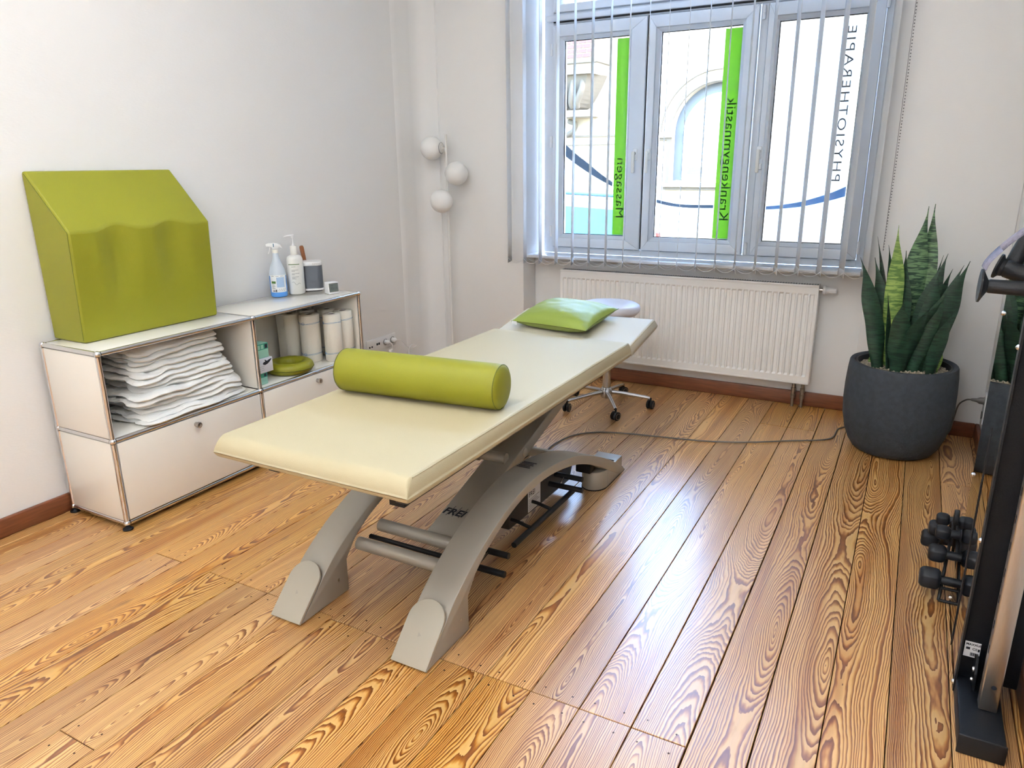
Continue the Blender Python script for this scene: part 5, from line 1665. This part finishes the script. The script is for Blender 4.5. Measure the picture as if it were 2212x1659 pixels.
arch_band(0.860, 0.885, 9.97, 10.01, 'arch_label', FACADE2)
arch_band(0.540, 0.700, 10.18, 10.22, 'shutter_box', SHUT, 1.12)
obj('window_pane', G().prism([(AX + 0.56, 1.12)] + arc(0.56, 24) + [(AX - 0.56, 1.12)], 10.16, 10.175, 'Y'), mat('lace_curtain', (150, 152, 154), rough=0.9, var=0.02, vscale=20), ho)
for x0, x1 in ((-0.62, -0.27), (-0.05, 0.32)):
    obj('blind_strip', G().box(x0, x1, 10.14, 10.158, 1.22, 1.32), SHUT, ho)
obj('window_ledge', G().box(AX - 0.80, AX + 0.80, 9.90, 10.05, 1.03, 1.085), FACADE, ho)
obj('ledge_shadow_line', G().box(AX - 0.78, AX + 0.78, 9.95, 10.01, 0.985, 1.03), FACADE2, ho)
for s_ in (-1, 1):
    obj('impost', G().box(AX + s_ * 0.80 - 0.14, AX + s_ * 0.80 + 0.14, 9.93, 10.02, 1.76, 1.84), FACADE, ho)
    obj('impost_line', G().box(AX + s_ * 0.85 - 0.14, AX + s_ * 0.85 + 0.14, 9.96, 10.01, 1.725, 1.76), FACADE2, ho)
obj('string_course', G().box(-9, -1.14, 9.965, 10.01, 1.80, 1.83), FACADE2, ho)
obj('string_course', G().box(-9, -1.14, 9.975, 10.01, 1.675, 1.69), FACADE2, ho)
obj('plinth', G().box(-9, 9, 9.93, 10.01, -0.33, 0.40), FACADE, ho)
obj('cellar_grating', G().box(0.02, 0.42, 9.915, 9.935, 0.16, 0.34), SHUT, ho)
# oriel corbel: bracketed stone cup under a brick bay
g = G()
g.box(-2.95, -1.86, 9.42, 10.0, 2.84, 2.905)
obj('corbel_slab', g, FACADE2, ho, bevel=0.01)
obj('corbel_cornice', G().prism([(-2.90, 2.70), (-1.98, 2.70), (-1.88, 2.84), (-2.95, 2.84)], 9.46, 10.0, 'Y'), FACADE, ho)
g = G()
n_ = 9
for j in range(n_):
    t0, t1 = j / n_, (j + 1) / n_
    def cup(t):
        s_ = 1 - t
        return (2.70 - 0.52 * t, 0.44 * (s_ ** 0.6) * 0.9 + 0.10, 0.32 + 0.14 * s_)
    z0, w0, d0 = cup(t0); z1, w1, d1 = cup(t1)
    cx_ = -2.42
    v = [(cx_ - w0, 10.0, z0), (cx_ - w0 * 0.7, 10.0 - d0, z0), (cx_ + w0 * 0.7, 10.0 - d0, z0), (cx_ + w0, 10.0, z0),
         (cx_ - w1, 10.0, z1), (cx_ - w1 * 0.7, 10.0 - d1, z1), (cx_ + w1 * 0.7, 10.0 - d1, z1), (cx_ + w1, 10.0, z1)]
    g.add(v, [(0, 1, 5, 4), (1, 2, 6, 5), (2, 3, 7, 6), (0, 3, 2, 1), (4, 5, 6, 7)])
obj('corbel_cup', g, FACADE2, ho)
for k in range(4):
    x = -2.66 + k * 0.16
    obj('carved_leaf', G().tube(catmull([(x, 9.60, 2.64), (x + 0.02, 9.55, 2.50), (x + 0.05 * (1.5 - k), 9.60, 2.32), (x + 0.06 * (1.5 - k), 9.66, 2.22)], 5), [0.03 + 0.02 * math.sin(PI * j / 15) for j in range(16)], 8), FACADE2, ho, smooth=180)
obj('corbel_foot', G().box(-2.62, -2.05, 9.62, 10.0, 2.10, 2.19), FACADE, ho)
obj('carved_scroll', G().tube(catmull([(-2.55, 9.95, 2.05), (-2.42, 9.90, 2.00), (-2.46, 9.92, 1.90), (-2.58, 9.95, 1.84)], 6), 0.04, 8), FACADE2, ho, smooth=180)
bay = obj('brick_bay', G().box(-2.70, -1.93, 9.48, 10.0, 2.905, 5.0), FJOINT, ho)
rbk = random.Random(4)
for j in range(6):
    z = 2.925 + j * 0.066
    x = -2.70 + (0.0 if j % 2 else -0.06)
    while x < -1.95:
        x1 = min(x + 0.115, -1.935); x0 = max(x, -2.695)
        if x1 - x0 > 0.03:
            obj('brick', G().box(x0, x1, 9.470, 9.49, z, z + 0.052), FBRICK, bay)
        x += 0.128

ca = root('car', 'silver parked car outside seen through the window glass', 'car', (-1.6, 6.6, -0.45))
side = [(0.28, 0.02), (0.30, 0.35), (0.26, 0.62), (0.16, 0.92), (0.02, 1.015), (-0.8, 1.05), (-1.5, 1.02), (-2.1, 0.70), (-3.0, 0.60), (-3.45, 0.45), (-3.55, 0.02), (-3.4, -0.22), (0.15, -0.22)]
obj('body', G().prism(side, 5.85, 7.45, 'Y'), CARP, ca, bevel=0.06, seg=3)
obj('side_glass', G().prism([(0.00, 0.66), (-0.08, 0.92), (-0.75, 0.955), (-0.75, 0.64)], 5.835, 5.86, 'Y'), CARG, ca)
obj('side_glass', G().prism([(-0.83, 0.64), (-0.83, 0.955), (-1.45, 0.93), (-1.95, 0.66)], 5.835, 5.86, 'Y'), CARG, ca)
obj('roof_rail', G().tube([(-0.15, 5.95, 1.06), (-0.8, 5.95, 1.09), (-1.4, 5.95, 1.06)], 0.018, 8), CARG, ca, smooth=60)
obj('tail_light', G().box(0.08, 0.29, 5.832, 6.02, 0.50, 0.70), CARR, ca, bevel=0.02)
obj('bumper', G().box(-0.02, 0.34, 5.84, 7.46, 0.10, 0.34), CARP, ca, bevel=0.04)
for x in (-0.45, -2.85):
    wl = obj('wheel', G().lathe([(0, -0.1), (0.28, -0.1), (0.31, -0.06), (0.31, 0.08), (0, 0.08)], (x, 5.93, -0.139), 24, '-Y'), TYRE, ca, smooth=40)
    obj('wheel', G().lathe([(0, -0.1), (0.28, -0.1), (0.31, -0.06), (0.31, 0.08), (0, 0.08)], (x, 7.36, -0.139), 24, '-Y'), TYRE, ca, smooth=40)
    obj('rim', G().lathe([(0, 0.09), (0.19, 0.09), (0.2, 0.081), (0, 0.081)], (x, 5.93, -0.139), 20, '-Y'), ALU, wl, smooth=40)
